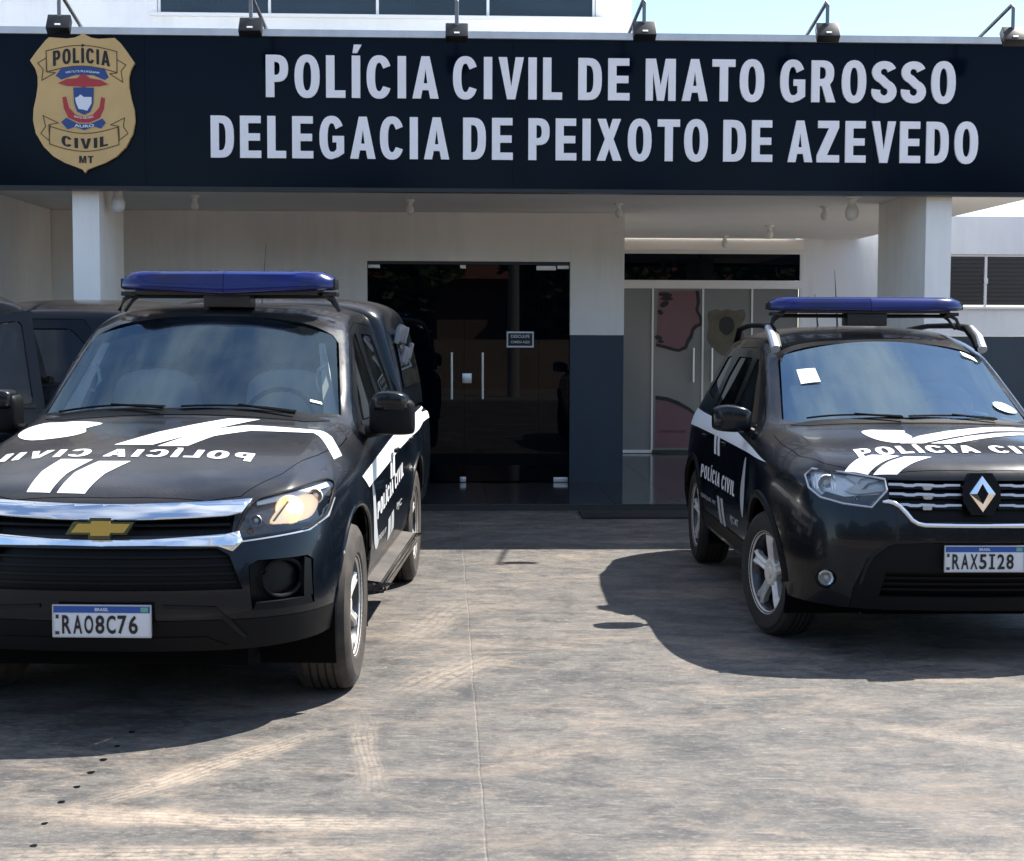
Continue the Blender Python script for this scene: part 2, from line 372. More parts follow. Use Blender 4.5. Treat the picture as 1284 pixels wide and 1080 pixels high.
def word_bm(s, gap=.155, space=.28):
    out = bmesh.new(); x = 0
    for ch in s:
        if ch == ' ': x += space; continue
        bm = glyph_bm(ch)
        for v in bm.verts: v.co.x += x
        me = bpy.data.meshes.new('t'); bm.to_mesh(me); bm.free(); out.from_mesh(me); bpy.data.meshes.remove(me)
        x += GLYPH_W[ch] + gap
    return out
# ------------------------------------------------------------------ ground
def ground_material():
    m = bpy.data.materials.new('burnished_concrete'); m.use_nodes = True; n = m.node_tree; b = n.nodes['Principled BSDF']
    N = n.nodes.new; L = n.links.new
    tc = N('ShaderNodeTexCoord')
    def mapping(sc, rz=0.0, loc=(0, 0, 0)):
        mp = N('ShaderNodeMapping'); mp.inputs['Scale'].default_value = sc; mp.inputs['Rotation'].default_value = (0, 0, rz)
        mp.inputs['Location'].default_value = loc; L(tc.outputs['Object'], mp.inputs['Vector']); return mp.outputs[0]
    def noise(vec, sc, det=5, rough=.6, dist=0.0):
        t = N('ShaderNodeTexNoise'); t.inputs['Scale'].default_value = sc; t.inputs['Detail'].default_value = det
        t.inputs['Roughness'].default_value = rough; t.inputs['Distortion'].default_value = dist; L(vec, t.inputs['Vector']); return t.outputs['Fac']
    def rng(v, a, b_, c=0.0, d=1.0):
        r_ = N('ShaderNodeMapRange'); r_.inputs['From Min'].default_value = a; r_.inputs['From Max'].default_value = b_
        r_.inputs['To Min'].default_value = c; r_.inputs['To Max'].default_value = d; L(v, r_.inputs['Value']); return r_.outputs[0]
    def math_(op, a, b_=None, clamp=False):
        q = N('ShaderNodeMath'); q.operation = op; q.use_clamp = clamp
        for i, v in enumerate((a, b_)):
            if v is None: continue
            if isinstance(v, (int, float)): q.inputs[i].default_value = v
            else: L(v, q.inputs[i])
        return q.outputs[0]
    def mix(f, a, b_):
        q = N('ShaderNodeMix'); q.data_type = 'RGBA'
        if isinstance(f, (int, float)): q.inputs['Factor'].default_value = f
        else: L(f, q.inputs['Factor'])
        for k, v in (('A', a), ('B', b_)):
            s_ = [i for i in q.inputs if i.name == k and i.type == 'RGBA'][0]
            if isinstance(v, tuple): s_.default_value = (*v, 1)
            else: L(v, s_)
        return [o for o in q.outputs if o.type == 'RGBA'][0]
    base = mapping((1, 1, 1))
    # big slabs of tone, then trowel / broom streaks that run across the picture
    big = rng(noise(base, .75, 9, .7, .4), .42, .58)
    mid = rng(noise(mapping((1, 1.5, 1), .25), 2.4, 12, .76, .5), .46, .58)
    streak = rng(noise(mapping((1.0, 1.25, 1), .12), 4.2, 13, .78, .35), .44, .58)
    streak2 = rng(noise(mapping((.8, 2.2, 1), -.75), 5.0, 12, .78, .3), .50, .60)
    fine = noise(base, 75, 9, .85)
    col = mix(big, (.070, .068, .064), (.145, .133, .117))
    col = mix(math_('MULTIPLY', streak, .72), col, (.038, .038, .041))
    col = mix(math_('MULTIPLY', mid, .7), col, (.200, .178, .153))
    col = mix(math_('MULTIPLY', streak2, .55), col, (.056, .055, .057))
    dust = rng(noise(mapping((1, 2.0, 1), -.2, (3, 1, 0)), 1.3, 12, .76, .5), .53, .64)
    col = mix(math_('MULTIPLY', dust, .8), col, (.300, .232, .172))
    peb = rng(noise(mapping((1, 2.0, 1), .3), 11, 5, .7, .4), .60, .72)
    col = mix(math_('MULTIPLY', peb, .5), col, (.275, .232, .192))
    # dusty tyre tracks: bands (x, y, angle, half width, half length)
    sep = N('ShaderNodeSeparateXYZ'); L(tc.outputs['Object'], sep.inputs[0])
    px, py = sep.outputs['X'], sep.outputs['Y']
    wob = math_('MULTIPLY', math_('SUBTRACT', noise(base, 1.6, 6), .5), .14)
    tread = rng(noise(mapping((3, 3, 3)), 4, 9, .8), .38, .56)
    acc = None
    for (cx, cy, ang, hw, hl, st) in TRACKS:
        ca, sa = math.cos(ang), math.sin(ang)
        u = math_('ADD', math_('MULTIPLY', math_('SUBTRACT', px, cx), ca), math_('MULTIPLY', math_('SUBTRACT', py, cy), sa))
        v = math_('ADD', math_('SUBTRACT', math_('MULTIPLY', math_('SUBTRACT', py, cy), ca), math_('MULTIPLY', math_('SUBTRACT', px, cx), sa)), wob)
        fv = rng(math_('ABSOLUTE', v), hw * .45, hw * 1.45, 1, 0)
        fu = rng(math_('ABSOLUTE', u), hl * .35, hl * 1.1, 1, 0)
        rib = rng(math_('SINE', math_('MULTIPLY', v, 2 * math.pi / (hw / 2.3))), -.9, -.2, .45, 1)
        f = math_('MULTIPLY', math_('MULTIPLY', math_('MULTIPLY', fv, fu), rib), math_('MULTIPLY', tread, st))
        acc = f if acc is None else math_('MAXIMUM', acc, f)
    col = mix(acc, col, (.44, .35, .26))
    # construction joints: a wandering crack down the middle and a straight one across
    cw = math_('MULTIPLY', math_('SUBTRACT', noise(base, 2.2, 9, .75), .5), .035)
    c1 = math_('ABSOLUTE', math_('ADD', math_('SUBTRACT', math_('ADD', px, math_('MULTIPLY', py, .0435)), .13), cw))
    crack = math_('MULTIPLY', rng(c1, .001, .006, 1, 0), rng(noise(base, 2.0, 4), .35, .6, .25, 1))
    c2 = math_('ABSOLUTE', math_('ADD', math_('SUBTRACT', py, 6.72), math_('MULTIPLY', cw, .5)))
    crack = math_('MAXIMUM', crack, math_('MULTIPLY', rng(c2, .003, .010, 1, 0), rng(noise(base, 1.1, 2), .45, .55)))
    col = mix(math_('MULTIPLY', crack, .24), col, (.36, .32, .28))
    # white paint / lime specks
    sp = N('ShaderNodeTexVoronoi'); sp.inputs['Scale'].default_value = 9; L(mapping((1, 1.8, 1)), sp.inputs['Vector'])
    spk = math_('MULTIPLY', rng(sp.outputs['Distance'], .05, .09, 1, 0), rng(noise(base, .9, 3), .58, .62))
    col = mix(math_('MULTIPLY', spk, .8), col, (.62, .60, .56))
    sp2 = N('ShaderNodeTexVoronoi'); sp2.inputs['Scale'].default_value = 26; L(base, sp2.inputs['Vector'])
    spk2 = math_('MULTIPLY', rng(sp2.outputs['Distance'], .07, .12, 1, 0), rng(noise(base, 2.1, 3), .56, .60))
    col = mix(math_('MULTIPLY', spk2, .45), col, (.05, .05, .05))
    col = mix(math_('MULTIPLY', rng(fine, .40, .62), .5), col, (.052, .050, .048))
    grit = rng(noise(mapping((1, 1.3, 1), .4), 17, 10, .82, .3), .46, .60)
    col = mix(math_('MULTIPLY', grit, .50), col, (.050, .050, .052))
    grit2 = rng(noise(mapping((1, 1.6, 1), -.3, (5, 2, 0)), 26, 8, .80, .2), .53, .64)
    col = mix(math_('MULTIPLY', grit2, .45), col, (.30, .262, .222))
    scuff = rng(noise(mapping((.6, 5.0, 1), .55, (1, 7, 0)), 9, 9, .75, .6), .57, .63)
    col = mix(math_('MULTIPLY', scuff, .45), col, (.33, .285, .235))
    col = mix(math_('MULTIPLY', acc, .55), col, (.43, .35, .27))
    tan = rng(noise(mapping((1, 1.5, 1), .3, (9, 4, 0)), .8, 12, .78, .4), .52, .62)
    col = mix(math_('MULTIPLY', tan, .26), col, (.36, .275, .20))
    col = mix(.12, col, (.01, .01, .012))
    L(col, b.inputs['Base Color'])
    L(rng(streak, 0, 1, .80, .52), b.inputs['Roughness'])
    bp = N('ShaderNodeBump'); bp.inputs['Strength'].default_value = .5; bp.inputs['Distance'].default_value = .006
    h = math_('ADD', math_('MULTIPLY', streak, .35), math_('ADD', math_('MULTIPLY', fine, .5), math_('MULTIPLY', crack, -1.2)))
    L(h, bp.inputs['Height']); L(bp.outputs[0], b.inputs['Normal'])
    return m
TRACKS = [(-1.15, 5.69, .97, .075, .62, .8), (-1.0, 5.06, -.085, .07, .75, 1.0), (-1.05, 4.72, .06, .085, .75, .7),
          (-.57, 5.93, -1.43, .05, .62, .45), (1.05, 4.72, -.03, .09, .75, .7), (-.30, 7.3, 1.15, .13, .5, .5), (1.9, 6.1, -.6, .08, .6, .4), (-.45, 8.6, 1.35, .12, .9, .3)]
M['concrete'] = ground_material()
M['earth'] = mat('red_earth', (.22, .13, .08), .9, alt=(.30, .20, .13), vscale=.5, bump=.4, bscale=20)
bm = bmesh.new(); bmesh.ops.create_grid(bm, x_segments=2, y_segments=2, size=600)
g = fin('ground', bm, M['earth'], smooth=0); g.location.z = -.03; tag(g, 'bare reddish earth beyond the concrete forecourt', kind='structure')
bm = bmesh.new(); bx(bm, -14, 14, -5, 22, -.2, 0)
g = fin('forecourt', bm, M['concrete'], smooth=0); tag(g, 'stained burnished concrete forecourt with dusty tyre tracks', kind='structure')
M['asphalt'] = mat('street_asphalt', (.22, .20, .18), .85, var=.2, vscale=3, bump=.3, bscale=90)
g = box('road', (-60, 60, -13, -6, -.2, -.012), M['asphalt'], smooth=0); tag(g, 'grey asphalt street in front of the station', kind='structure')

# ------------------------------------------------------------------ police station building
B = empty('police_station', (0, 13.3, 0), R(2.2), 'white and navy police station with covered entrance behind the two marked vehicles', 'building')
W, NV, CE = M['wall'], M['navy_wall'], M['ceiling']
WT = 1.65                                               # wainscot height
def wall(name, x0, x1, y0, y1, z0, z1, m=W): return box(name, (x0, x1, y0, y1, z0, z1), m, B, smooth=0)
# canopy slab and ceiling, roof coping
wall('canopy_slab', -9.5, 4.93, .125, 7.08, 2.953, 3.9, CE)
wall('coping', -9.5, 9.5, -.03, .35, 4.203, 4.262, M['coping'])
wall('parapet', -9.5, 9.5, .125, .30, 3.903, 4.20, M['wall_white'])
wall('fascia_back', 4.935, 9.5, .125, .22, 2.93, 3.90, M['navy_wall'])
# columns
for (x0, x1, y0, y1) in ((-3.83, -3.60, .13, 1.10), (3.685, 3.915, .13, 1.65)):
    wall('column', x0, x1, y0, y1, .0, 2.95)
# side wall on the left
wall('side_wall', -4.95, -4.75, .13, 2.93, 0, 2.95)
# entrance wall with the black glass door
DX0, DX1, DZ = -1.435, .730, 2.43
WY = 2.94
for nm, a, b, c, d, mm in (('wall', -4.945, DX0, WT, 2.95, W), ('wainscot', -4.943, DX0 - .002, 0, WT - .001, NV), ('wall', DX1, 1.31, WT, 2.95, W),
                           ('wainscot', DX1 + .002, 1.308, 0, WT - .001, NV), ('wall', DX0 + .001, DX1 - .001, DZ, 2.949, W)):
    wall(nm, a, b, WY, WY + .2, c, d, mm)
wall('wall', 1.11, 1.309, WY + .202, 7.098, 0, 2.95)
# upper storey
UX1 = 1.37
for a, b, c, d in ((-9.4, -3.62, 4.0, 7.5), (.985, UX1, 4.0, 7.5), (-3.619, .984, 4.0, 5.0), (-3.619, .984, 6.2, 7.5)):
    wall('upper_wall', a, b, WY, WY + .2, c, d, M['wall_white'])
wall('upper_wall', UX1 - .2, UX1 - .002, WY + .203, 9.5, 3.91, 7.5, M['wall_white'])
wall('window_sill', -3.68, 1.04, WY - .05, WY - .001, 4.965, 4.999, M['white_frame'])
uw = wall('window_frame', -3.62, .985, WY + .02, WY + .06, 6.15, 6.2, M['white_frame'])
for x in (-3.60, -2.45, -1.32, -.155, .965):
    box('mullion', (x - .014, x + .014, WY + .018, WY + .062, 5.001, 6.149), M['white_frame'], uw, smooth=0)
for a, b in ((-3.585, -2.465), (-2.435, -1.335), (-1.305, -.17), (-.14, .95)):
    wall('window_pane', a, b, WY + .035, WY + .045, 5.001, 6.149, M['win_glass'])
# recess: glazed front of the waiting room
GY = 7.1
hd = wall('glazing_lintel', 1.31, 4.20, GY, GY + .2, 2.80, 2.95, CE)
box('transom_rail', (1.31, 4.19, GY - .03, GY + .05, 2.28, 2.39), M['white_frame'], B, .004)
box('frame_head', (1.31, 4.20, GY - .025, GY + .04, 2.745, 2.799), M['white_frame'], B, .004)
wall('transom_pane', 1.315, 4.15, GY, GY + .012, 2.392, 2.744, M['black_glass'])
for x0 in (4.152,): wall('frame_post', x0, x0 + .045, GY - .024, GY + .04, .06, 2.744, M['white_frame'])
xs = [1.315, 2.165, 2.845, 3.51, 4.15]
FG = M['film_grey']
for i, (a, b) in enumerate(zip(xs, xs[1:])):
    p = wall('glass_panel', a + .012, b - .012, GY, GY + .012, .10, 2.278, FG)
    if i: box('frame_stile', (a - .012, a + .012, GY - .02, GY + .03, .10, 2.278), M['white_frame'], p, smooth=0)
    if i == 0: box('bottom_rail', (a, b, GY - .02, GY + .03, .06, .10), M['white_frame'], p, smooth=0)
    if i == 1:      # pink silhouette of a head in profile, printed on film
        bm = bmesh.new(); yy = GY - .003
        def zc(py): return 1.65 + (420 - py) * 20.35 / 1900
        def xc(px): return (px - 642) * 20.4 / 1900 + .27
        face = [(826, 364), (874, 364), (875, 378), (873, 388), (878, 398), (879, 405), (872, 408), (868, 413), (866, 421), (862, 427), (860, 434), (852, 438), (846, 437), (836, 434), (823, 431)]
        prism(bm, [(xc(x), zc(y)) for x, y in face], 'y', yy, yy + .002); o = fin('printed_face', bm, M['film_pink'], p, 0)
        ln = [(872, 364), (877, 364), (878, 378), (876, 388), (881, 398), (882, 407), (875, 410), (871, 414), (869, 423), (865, 429), (862, 437), (852, 441), (846, 440), (835, 437), (823, 434), (823, 430), (836, 433), (846, 436), (852, 437), (859, 433), (861, 426), (865, 420), (867, 412), (871, 407), (878, 404), (877, 398), (872, 388), (874, 378)]
        bm = bmesh.new(); prism(bm, [(xc(x), zc(y)) for x, y in ln], 'y', yy - .003, yy - .001); o = fin('printed_outline', bm, M['ink'], p, 0)
        bm = bmesh.new()
        for (cx, cy, rx, ry, an) in ((834, 369, 9, 3, .1), (836, 374, 8, 2.6, .0), (833, 381, 6, 3.5, -.5), (828, 391, 4, 3, .6), (826, 423, 5, 3, .3), (829, 428, 4, 2, 0)):
            pts = [(xc(cx + rx * math.cos(t) * math.cos(an) - ry * math.sin(t) * math.sin(an)), zc(cy + rx * math.cos(t) * math.sin(an) + ry * math.sin(t) * math.cos(an))) for t in [k * math.pi / 6 for k in range(12)]]
            prism(bm, pts, 'y', yy - .003, yy - .001)
        fin('printed_leaf', bm, M['ink'], p, 0)
        low = [(823, 498), (838, 501), (852, 506), (866, 514), (871, 518), (871, 562), (822, 562)]
        bm = bmesh.new(); prism(bm, [(xc(x), zc(y)) for x, y in low], 'y', yy, yy + .002); fin('printed_shoulder', bm, M['film_pink'], p, 0)
        ln = [(823, 496), (838, 498), (852, 503), (866, 511), (872, 516), (872, 520), (865, 515), (851, 508), (838, 503), (823, 501)]
        bm = bmesh.new(); prism(bm, [(xc(x), zc(y)) for x, y in ln], 'y', yy - .003, yy - .001); fin('printed_outline', bm, M['ink'], p, 0)
        t = text_bm('UMAMULHER', 1); fit(t, xc(828), xc(862), zc(543), zc(539.5))
        for v in t.verts: v.co = Vector((v.co.x, yy - .002, v.co.y))
        fin('printed_text', t, M['ink'], p, 0)
    if i == 2:
        sh = smooth_poly([(888, 393), (898, 387), (905, 389), (913, 387), (922, 389), (932, 387), (936, 395), (931, 408), (934, 422), (927, 436), (912, 446), (897, 438), (887, 424), (890, 408)], 3)
        bm = bmesh.new(); prism(bm, [(xc(x), zc(y)) for x, y in sh], 'y', GY - .005, GY - .002); fin('printed_shield', bm, M['film_badge'], p, 0)
        sh = smooth_poly([(904, 400), (912, 396), (920, 400), (921, 412), (912, 420), (903, 412)], 3)
        bm = bmesh.new(); prism(bm, [(xc(x), zc(y)) for x, y in sh], 'y', GY - .008, GY - .006); fin('printed_crest', bm, M['ink'], p, 0)
    if i in (1, 2):
        hx = b - .13 if i == 1 else a + .12
        bm = bmesh.new(); tube(bm, [(hx, GY - .06, 1.02), (hx, GY - .06, 1.48)], .016, 10)
        tube(bm, [(hx, GY - .06, 1.10), (hx, GY, 1.10)], .009, 6); tube(bm, [(hx, GY - .06, 1.40), (hx, GY, 1.40)], .009, 6)
        fin('pull_handle', bm, M['alu'], p)
# wing to the right with a sliding window
for a, b, c, d, mm in ((4.20, 6.12, WT, 3.27, M['wall_white']), (6.121, 8.499, WT, 2.05, M['wall_white']), (6.121, 8.499, 2.76, 3.27, M['wall_white']), (8.5, 14, WT, 3.27, M['wall_white']), (4.20, 14, 0, WT - .001, NV)):
    wall('wing_wall', a, b, GY, GY + .2, c, d, mm)
wall('window_sill', 6.09, 8.53, GY - .04, GY - .001, 2.02, 2.049, M['white_frame'])
for a, b in ((6.15, 6.69), (6.73, 7.36), (7.40, 8.0)):
    p = wall('window_pane', a, b, GY + .05, GY + .06, 2.075, 2.735, M['blind'])
    for z in [2.09 + .055 * k for k in range(12)]:
        box('louvre', (a + .002, b - .002, GY + .036, GY + .049, z, z + .03), M['blind'], p, smooth=0)
wf = wall('window_frame', 6.122, 8.498, GY + .03, GY + .07, 2.737, 2.759, M['white_frame'])
for x in (6.135, 6.71, 7.38): box('mullion', (x - .016, x + .016, GY + .025, GY + .075, 2.052, 2.736), M['white_frame'], wf, smooth=0)
box('frame_latch', (6.685, 6.735, GY + .01, GY + .024, 2.36, 2.44), M['white_frame'], wf, .004)
# entrance platform with polished tiles
fl = wall('platform', -4.74, 4.9, .86, 7.099, -.15, .050, M['grout'])
tx = bmesh.new(); bx(tx, -.2985, .2985, -.2985, .2985, 0, .0105, bev=.0015)
tme = bpy.data.meshes.new('tile'); bmesh.ops.recalc_face_normals(tx, faces=tx.faces); tx.to_mesh(tme); tx.free(); tme.materials.append(M['tile'])
for j in range(10):
    for i in range(15):
        o = bpy.data.objects.new('tile', tme); link(o, B); o.location = (-4.09 + .6 * i, 1.165 + .6 * j, .0505)
wall('interior_blackout', DX0 - .3, DX1 + .3, WY + .9, WY + 1.0, 0, 2.95, M['ink'])  # black sheets added behind the door to stop light showing through its gaps
wall('interior_blackout', DX0 - .3, DX0 - .2, WY + .201, WY + .899, 0, 2.95, M['ink'])
wall('interior_blackout', DX1 + .2, DX1 + .3, WY + .201, WY + .899, 0, 2.95, M['ink'])
wall('inner_wall', 1.31, 4.2, GY + .5, GY + .6, 0, 3.2, M['film_grey'])
# ------------------------------------------------------------------ black glass double door
D = box('door_frame', (DX0, DX1, WY + .05, WY + .12, DZ - .03, DZ - .001), M['black_metal'], B, smooth=0)
for a, b in ((DX0 + .004, -.4015), (-.3985, .3985)):
    p = box('glass_door', (a, b, WY + .06, WY + .072, .075, DZ - .034), M['black_glass'], B, smooth=0)
box('glass_panel', (.4015, DX1 - .004, WY + .06, WY + .072, .065, DZ - .034), M['black_glass'], B, smooth=0)
def fitting(name, x0, x1, z0, z1): return box(name, (x0, x1, WY + .045, WY + .058, z0, z1), M['alu'], B, .003)
fitting('patch_fitting', DX0 + .008, DX0 + .135, DZ - .075, DZ - .036); fitting('patch_fitting', DX1 - .135, DX1 - .008, DZ - .075, DZ - .036)
fitting('patch_fitting', -.445, -.385, DZ - .075, DZ - .036)
fitting('patch_fitting', -.445, -.38, .066, .12); fitting('patch_fitting', DX1 - .165, DX1 - .01, .064, .115)
fitting('door_lock', -.42, -.32, 1.13, 1.235)
fitting('door_closer', DX1 - .36, DX1 - .15, DZ - .09, DZ - .04)
for hx in (-.535, -.205):
    bm = bmesh.new(); tube(bm, [(hx, WY - .01, .96), (hx, WY - .01, 1.46)], .014, 10)
    tube(bm, [(hx, WY - .01, 1.02), (hx, WY + .06, 1.02)], .008, 6); tube(bm, [(hx, WY - .01, 1.40), (hx, WY + .06, 1.40)], .008, 6)
    fin('pull_handle', bm, M['alu'], B)
# notice on the door
def bp(x, y, z): return B.matrix_local @ Vector((x, y, z)) if False else Matrix.Translation(B.location) @ Matrix.Rotation(R(2.2), 4, 'Z') @ Vector((x, y, z))
ns = empty('door_notice', bp(.20, WY + .05, 1.60), R(2.2), 'small framed notice stuck on the black glass entrance door', 'sign')
box('frame', (-.145, .145, 0, .006, -.085, .085), M['badge_white'], ns, smooth=0)
box('face', (-.130, .130, -.003, -.0005, -.068, .068), M['ink'], ns, smooth=0)
for s, z in (('DESCULPE', .018), ('CAMERA AQUI', -.045)):
    t = text_bm(s, 1, .012); fit(t, -.10, .10, z, z + .032)
    for v in t.verts: v.co = Vector((v.co.x, -.0045, v.co.y))
    fin('lettering', t, M['badge_white'], ns, 0)
# door mat
m_ = box('door_mat', (-.55, .55, -.27, .27, 0, .018), M['mat_rubber'], bev=.006); m_.location = bp(1.2, .48, .0); m_.rotation_euler.z = R(2.2)
tag(m_, 'black rubber mat on the concrete before the tiled entrance', 'mat')

# ------------------------------------------------------------------ sign board on the canopy
SG = empty('sign_board', (0, 13.3, 0), R(2.2), 'long navy fascia sign with raised pale police station lettering', 'sign')
for k in range(6):
    x0 = -9.5 + 19 / 6 * k
    box('panel', (x0 + .001, x0 + 19 / 6 - .001, 0, .12, 2.92, 4.20), M['fascia'], SG, smooth=0)
box('bottom_trim', (-9.5, 9.5, -.012, .118, 2.885, 2.918), M['black_metal'], SG, smooth=0)
def glyph_row(s, x0, x1, z0, z1):
    # one object per letter, laid out by their own widths
    items = []; x = 0
    for ch in s:
        if ch == ' ': x += .24; continue
        wd = GLYPH_W[ch]; items.append((ch, x)); x += wd + (.155 if ch not in 'AVT' else .11)
    tot = items[-1][1] + GLYPH_W[items[-1][0]]; k = (x1 - x0) / tot
    for ch, xx in items:
        bm = glyph_bm(ch)
        for v in bm.verts: v.co = Vector((x0 + (xx + v.co.x) * k, 0, z0 + v.co.y * (z1 - z0)))
        r_ = bmesh.ops.extrude_face_region(bm, geom=list(bm.faces))
        for v in [q for q in r_['geom'] if isinstance(q, bmesh.types.BMVert)]: v.co.y -= .022
        fin('letter', bm, M['letter'], SG, 0).location.y = -.004
glyph_row('POLÍCIA CIVIL DE MATO GROSSO', -2.13, 3.875, 3.685, 4.045)
glyph_row('DELEGACIA DE PEIXOTO DE AZEVEDO', -2.605, 4.085, 3.165, 3.525)

# ------------------------------------------------------------------ badge at the left end of the sign
BD = empty('police_badge', (0, 13.3, 0), R(2.2), 'gold shield badge with ribbons and crest at the left end of the navy sign', 'emblem')
BCX, BCZ, BS = -3.675, 3.62, 1.185 / 669
def bq(p): return (BCX + (p[0] - 425) * BS, BCZ - (p[1] - 517) * BS)
OUT = [(425, 183), (440, 196), (465, 207), (500, 212), (575, 207), (600, 228), (635, 275), (669, 325), (650, 358), (640, 395), (640, 440), (650, 495), (664, 550), (668, 605), (655, 665), (622, 728), (575, 775), (520, 806), (465, 826), (436, 838), (425, 853),
       (414, 838), (385, 826), (330, 806), (275, 775), (228, 728), (192, 665), (180, 605), (183, 550), (196, 495), (205, 440), (205, 395), (195, 358), (170, 318), (205, 270), (245, 222), (262, 207), (350, 212), (385, 207), (410, 196)]
def badge_part(name, pts, m, y0, y1):
    bm = bmesh.new(); prism(bm, [bq(p) for p in pts], 'y', y0, y1); return fin(name, bm, m, BD, 0)
badge_part('shield', OUT, M['gold'], -.045, -.004)
def outline(pts, wd, y):
    bm = bmesh.new(); q = [Vector(bq(p)) for p in pts]; N = len(q)
    for i in range(N):
        a, b = q[i], q[(i + 1) % N]; d = (b - a).normalized(); n_ = Vector((-d.y, d.x)) * wd
        prism(bm, [tuple(a + n_ - d * wd), tuple(b + n_ + d * wd), tuple(b - n_ + d * wd), tuple(a - n_ - d * wd)], 'y', y - .0001 * i, y + .0015)
    return bm
arc_top = lambda y, dy, x0=248, x1=585, n=9: [(x0 + (x1 - x0) * k / (n - 1), y - dy * math.sin(math.pi * k / (n - 1))) for k in range(n)]
r1 = arc_top(272, 28) + list(reversed(arc_top(372, 30)))
r2 = [(255, 625)] + arc_top(632, -32, 262, 585)[0:] + list(reversed(arc_top(716, -34, 258, 590)))
for rr in (r1, r2): fin('ribbon_outline', outline(rr, .0035, -.0475), M['ink_brown'], BD, 0)
for tail in ([(248, 305), (207, 330), (232, 360), (225, 412), (290, 375), (250, 372)], [(586, 310), (628, 335), (604, 365), (612, 418), (550, 378), (584, 374)],
             [(255, 700), (216, 665), (240, 632), (228, 580), (300, 615), (262, 622)], [(592, 695), (634, 662), (612, 630), (618, 588), (550, 622), (590, 628)]):
    fin('ribbon_outline', outline(tail, .0035, -.0475), M['ink_brown'], BD, 0)
def badge_text(s, x0, x1, y0, y1, bow, m, bold=.02):
    t = word_bm(s, .15); a, b, c, d = bounds(t)
    for v in t.verts:
        u = (v.co.x - a) / (b - a); px = x0 + (x1 - x0) * u; py = y1 - (v.co.y - c) / (d - c) * (y1 - y0) - bow * math.sin(math.pi * u)
        q = bq((px, py)); v.co = Vector((q[0], -.0485, q[1]))
    fin('lettering', t, m, BD, 0)
badge_text('POLÍCIA', 280, 552, 254, 345, 16, M['ink'], 0); badge_text('CIVIL', 315, 537, 672, 722, -16, M['ink'], 0); badge_text('MT', 398, 466, 772, 806, 0, M['ink'], 0)
badge_part('crest_ribbon', [(292, 390), (320, 352), (425, 340), (525, 352), (545, 395), (525, 408), (470, 385), (385, 385), (318, 408)], M['blue'], -.0478, -.0455)
badge_part('crest_arms', [(302, 425), (345, 405), (395, 400), (408, 388), (425, 380), (440, 388), (455, 400), (505, 408), (543, 428), (500, 438), (440, 440), (425, 450), (408, 440), (345, 438)], M['red'], -.0492, -.0466)
badge_part('crest_ribbon', [(322, 492), (340, 488), (352, 540), (385, 575), (425, 585), (465, 575), (498, 540), (508, 488), (526, 496), (520, 545), (500, 590), (450, 612), (400, 612), (350, 590), (328, 545)], M['red'], -.0478, -.0455)
badge_part('crest_ribbon', [(315, 610), (340, 590), (395, 618), (455, 618), (512, 592), (528, 612), (505, 640), (470, 630), (425, 648), (380, 632), (345, 645)], M['blue'], -.0500, -.0485)
badge_part('crest_shield', [(375, 445), (473, 445), (470, 520), (455, 560), (425, 575), (392, 560), (378, 520)], M['blue'], -.0505, -.048)
badge_part('crest_map', [(383, 495), (400, 488), (408, 478), (425, 490), (462, 490), (462, 520), (450, 540), (440, 556), (420, 550), (400, 548), (388, 520)], M['badge_white'], -.0520, -.0506)
for s, x0, x1, y0, y1, bow in (('VIRTUTE PLUSQUAM', 338, 500, 370, 381, 7), ('MATO GROSSO', 378, 470, 578, 588, -7), ('AURO', 378, 472, 618, 632, -5)):
    t = text_bm(s, 1, .02); a, b, c, d = bounds(t)
    for v in t.verts:
        u = (v.co.x - a) / (b - a); q = bq((x0 + (x1 - x0) * u, y1 - (v.co.y - c) / (d - c) * (y1 - y0) - bow * math.sin(math.pi * u))); v.co = Vector((q[0], -.0512, q[1]))
    fin('lettering', t, M['badge_white'], BD, 0)

# ------------------------------------------------------------------ floodlights over the sign, ceiling lamps
FL = [(-3.75, 'leftmost floodlight, over the gold badge at the end of the sign'), (-2.17, 'black floodlight on a bent arm above the first letter of the sign'),
      (-.53, 'black floodlight above the sign, seen straight on between the two middle words'), (.97, 'black floodlight on a bent arm in front of the corner of the white upper wall'),
      (2.53, 'black floodlight against open sky above the last word of the sign'), (4.06, 'rightmost floodlight, partly cut off beside the end of the sign')]
for i, (x, lab) in enumerate(FL):
    f = empty('floodlight', bp(x + .04, .05, 4.262), R(2.2) + R((1.5, -2, 0, 2, -1, 1)[i]), lab, 'floodlight', 'floodlights along the top of the sign')
    hy = -.83 + .03 * (i % 3); hz = (-.10, -.10, -.12, -.10, -.09, -.10)[i]
    bm = bmesh.new(); tube(bm, [(0, .05, 0), (0, hy + .08, .125), (0, hy + .03, .135), (0, hy, .10), (0, hy, hz + .03)], .016, 8)
    fin('arm', bm, M['steel_arm'], f)
    bm = bmesh.new(); bx(bm, -.05, .05, .0, .10, -.002, .012); fin('arm_base', bm, M['steel_arm'], f)
    h = box('lamp_head', (-.092, .092, -.05, .03, -.075, .075), M['black_metal'], f, .008); h.location = (0, hy, hz - .04); h.rotation_euler = (R(-35), 0, 0)
    gl = box('lens', (-.075, .075, .0305, .034, -.058, .058), M['win_glass'], h, smooth=0)
    bm = bmesh.new(); bx(bm, -.022, .022, -.058, -.051, -.05, -.034); fin('rating_label', bm, M['lamp_white'], h, 0)
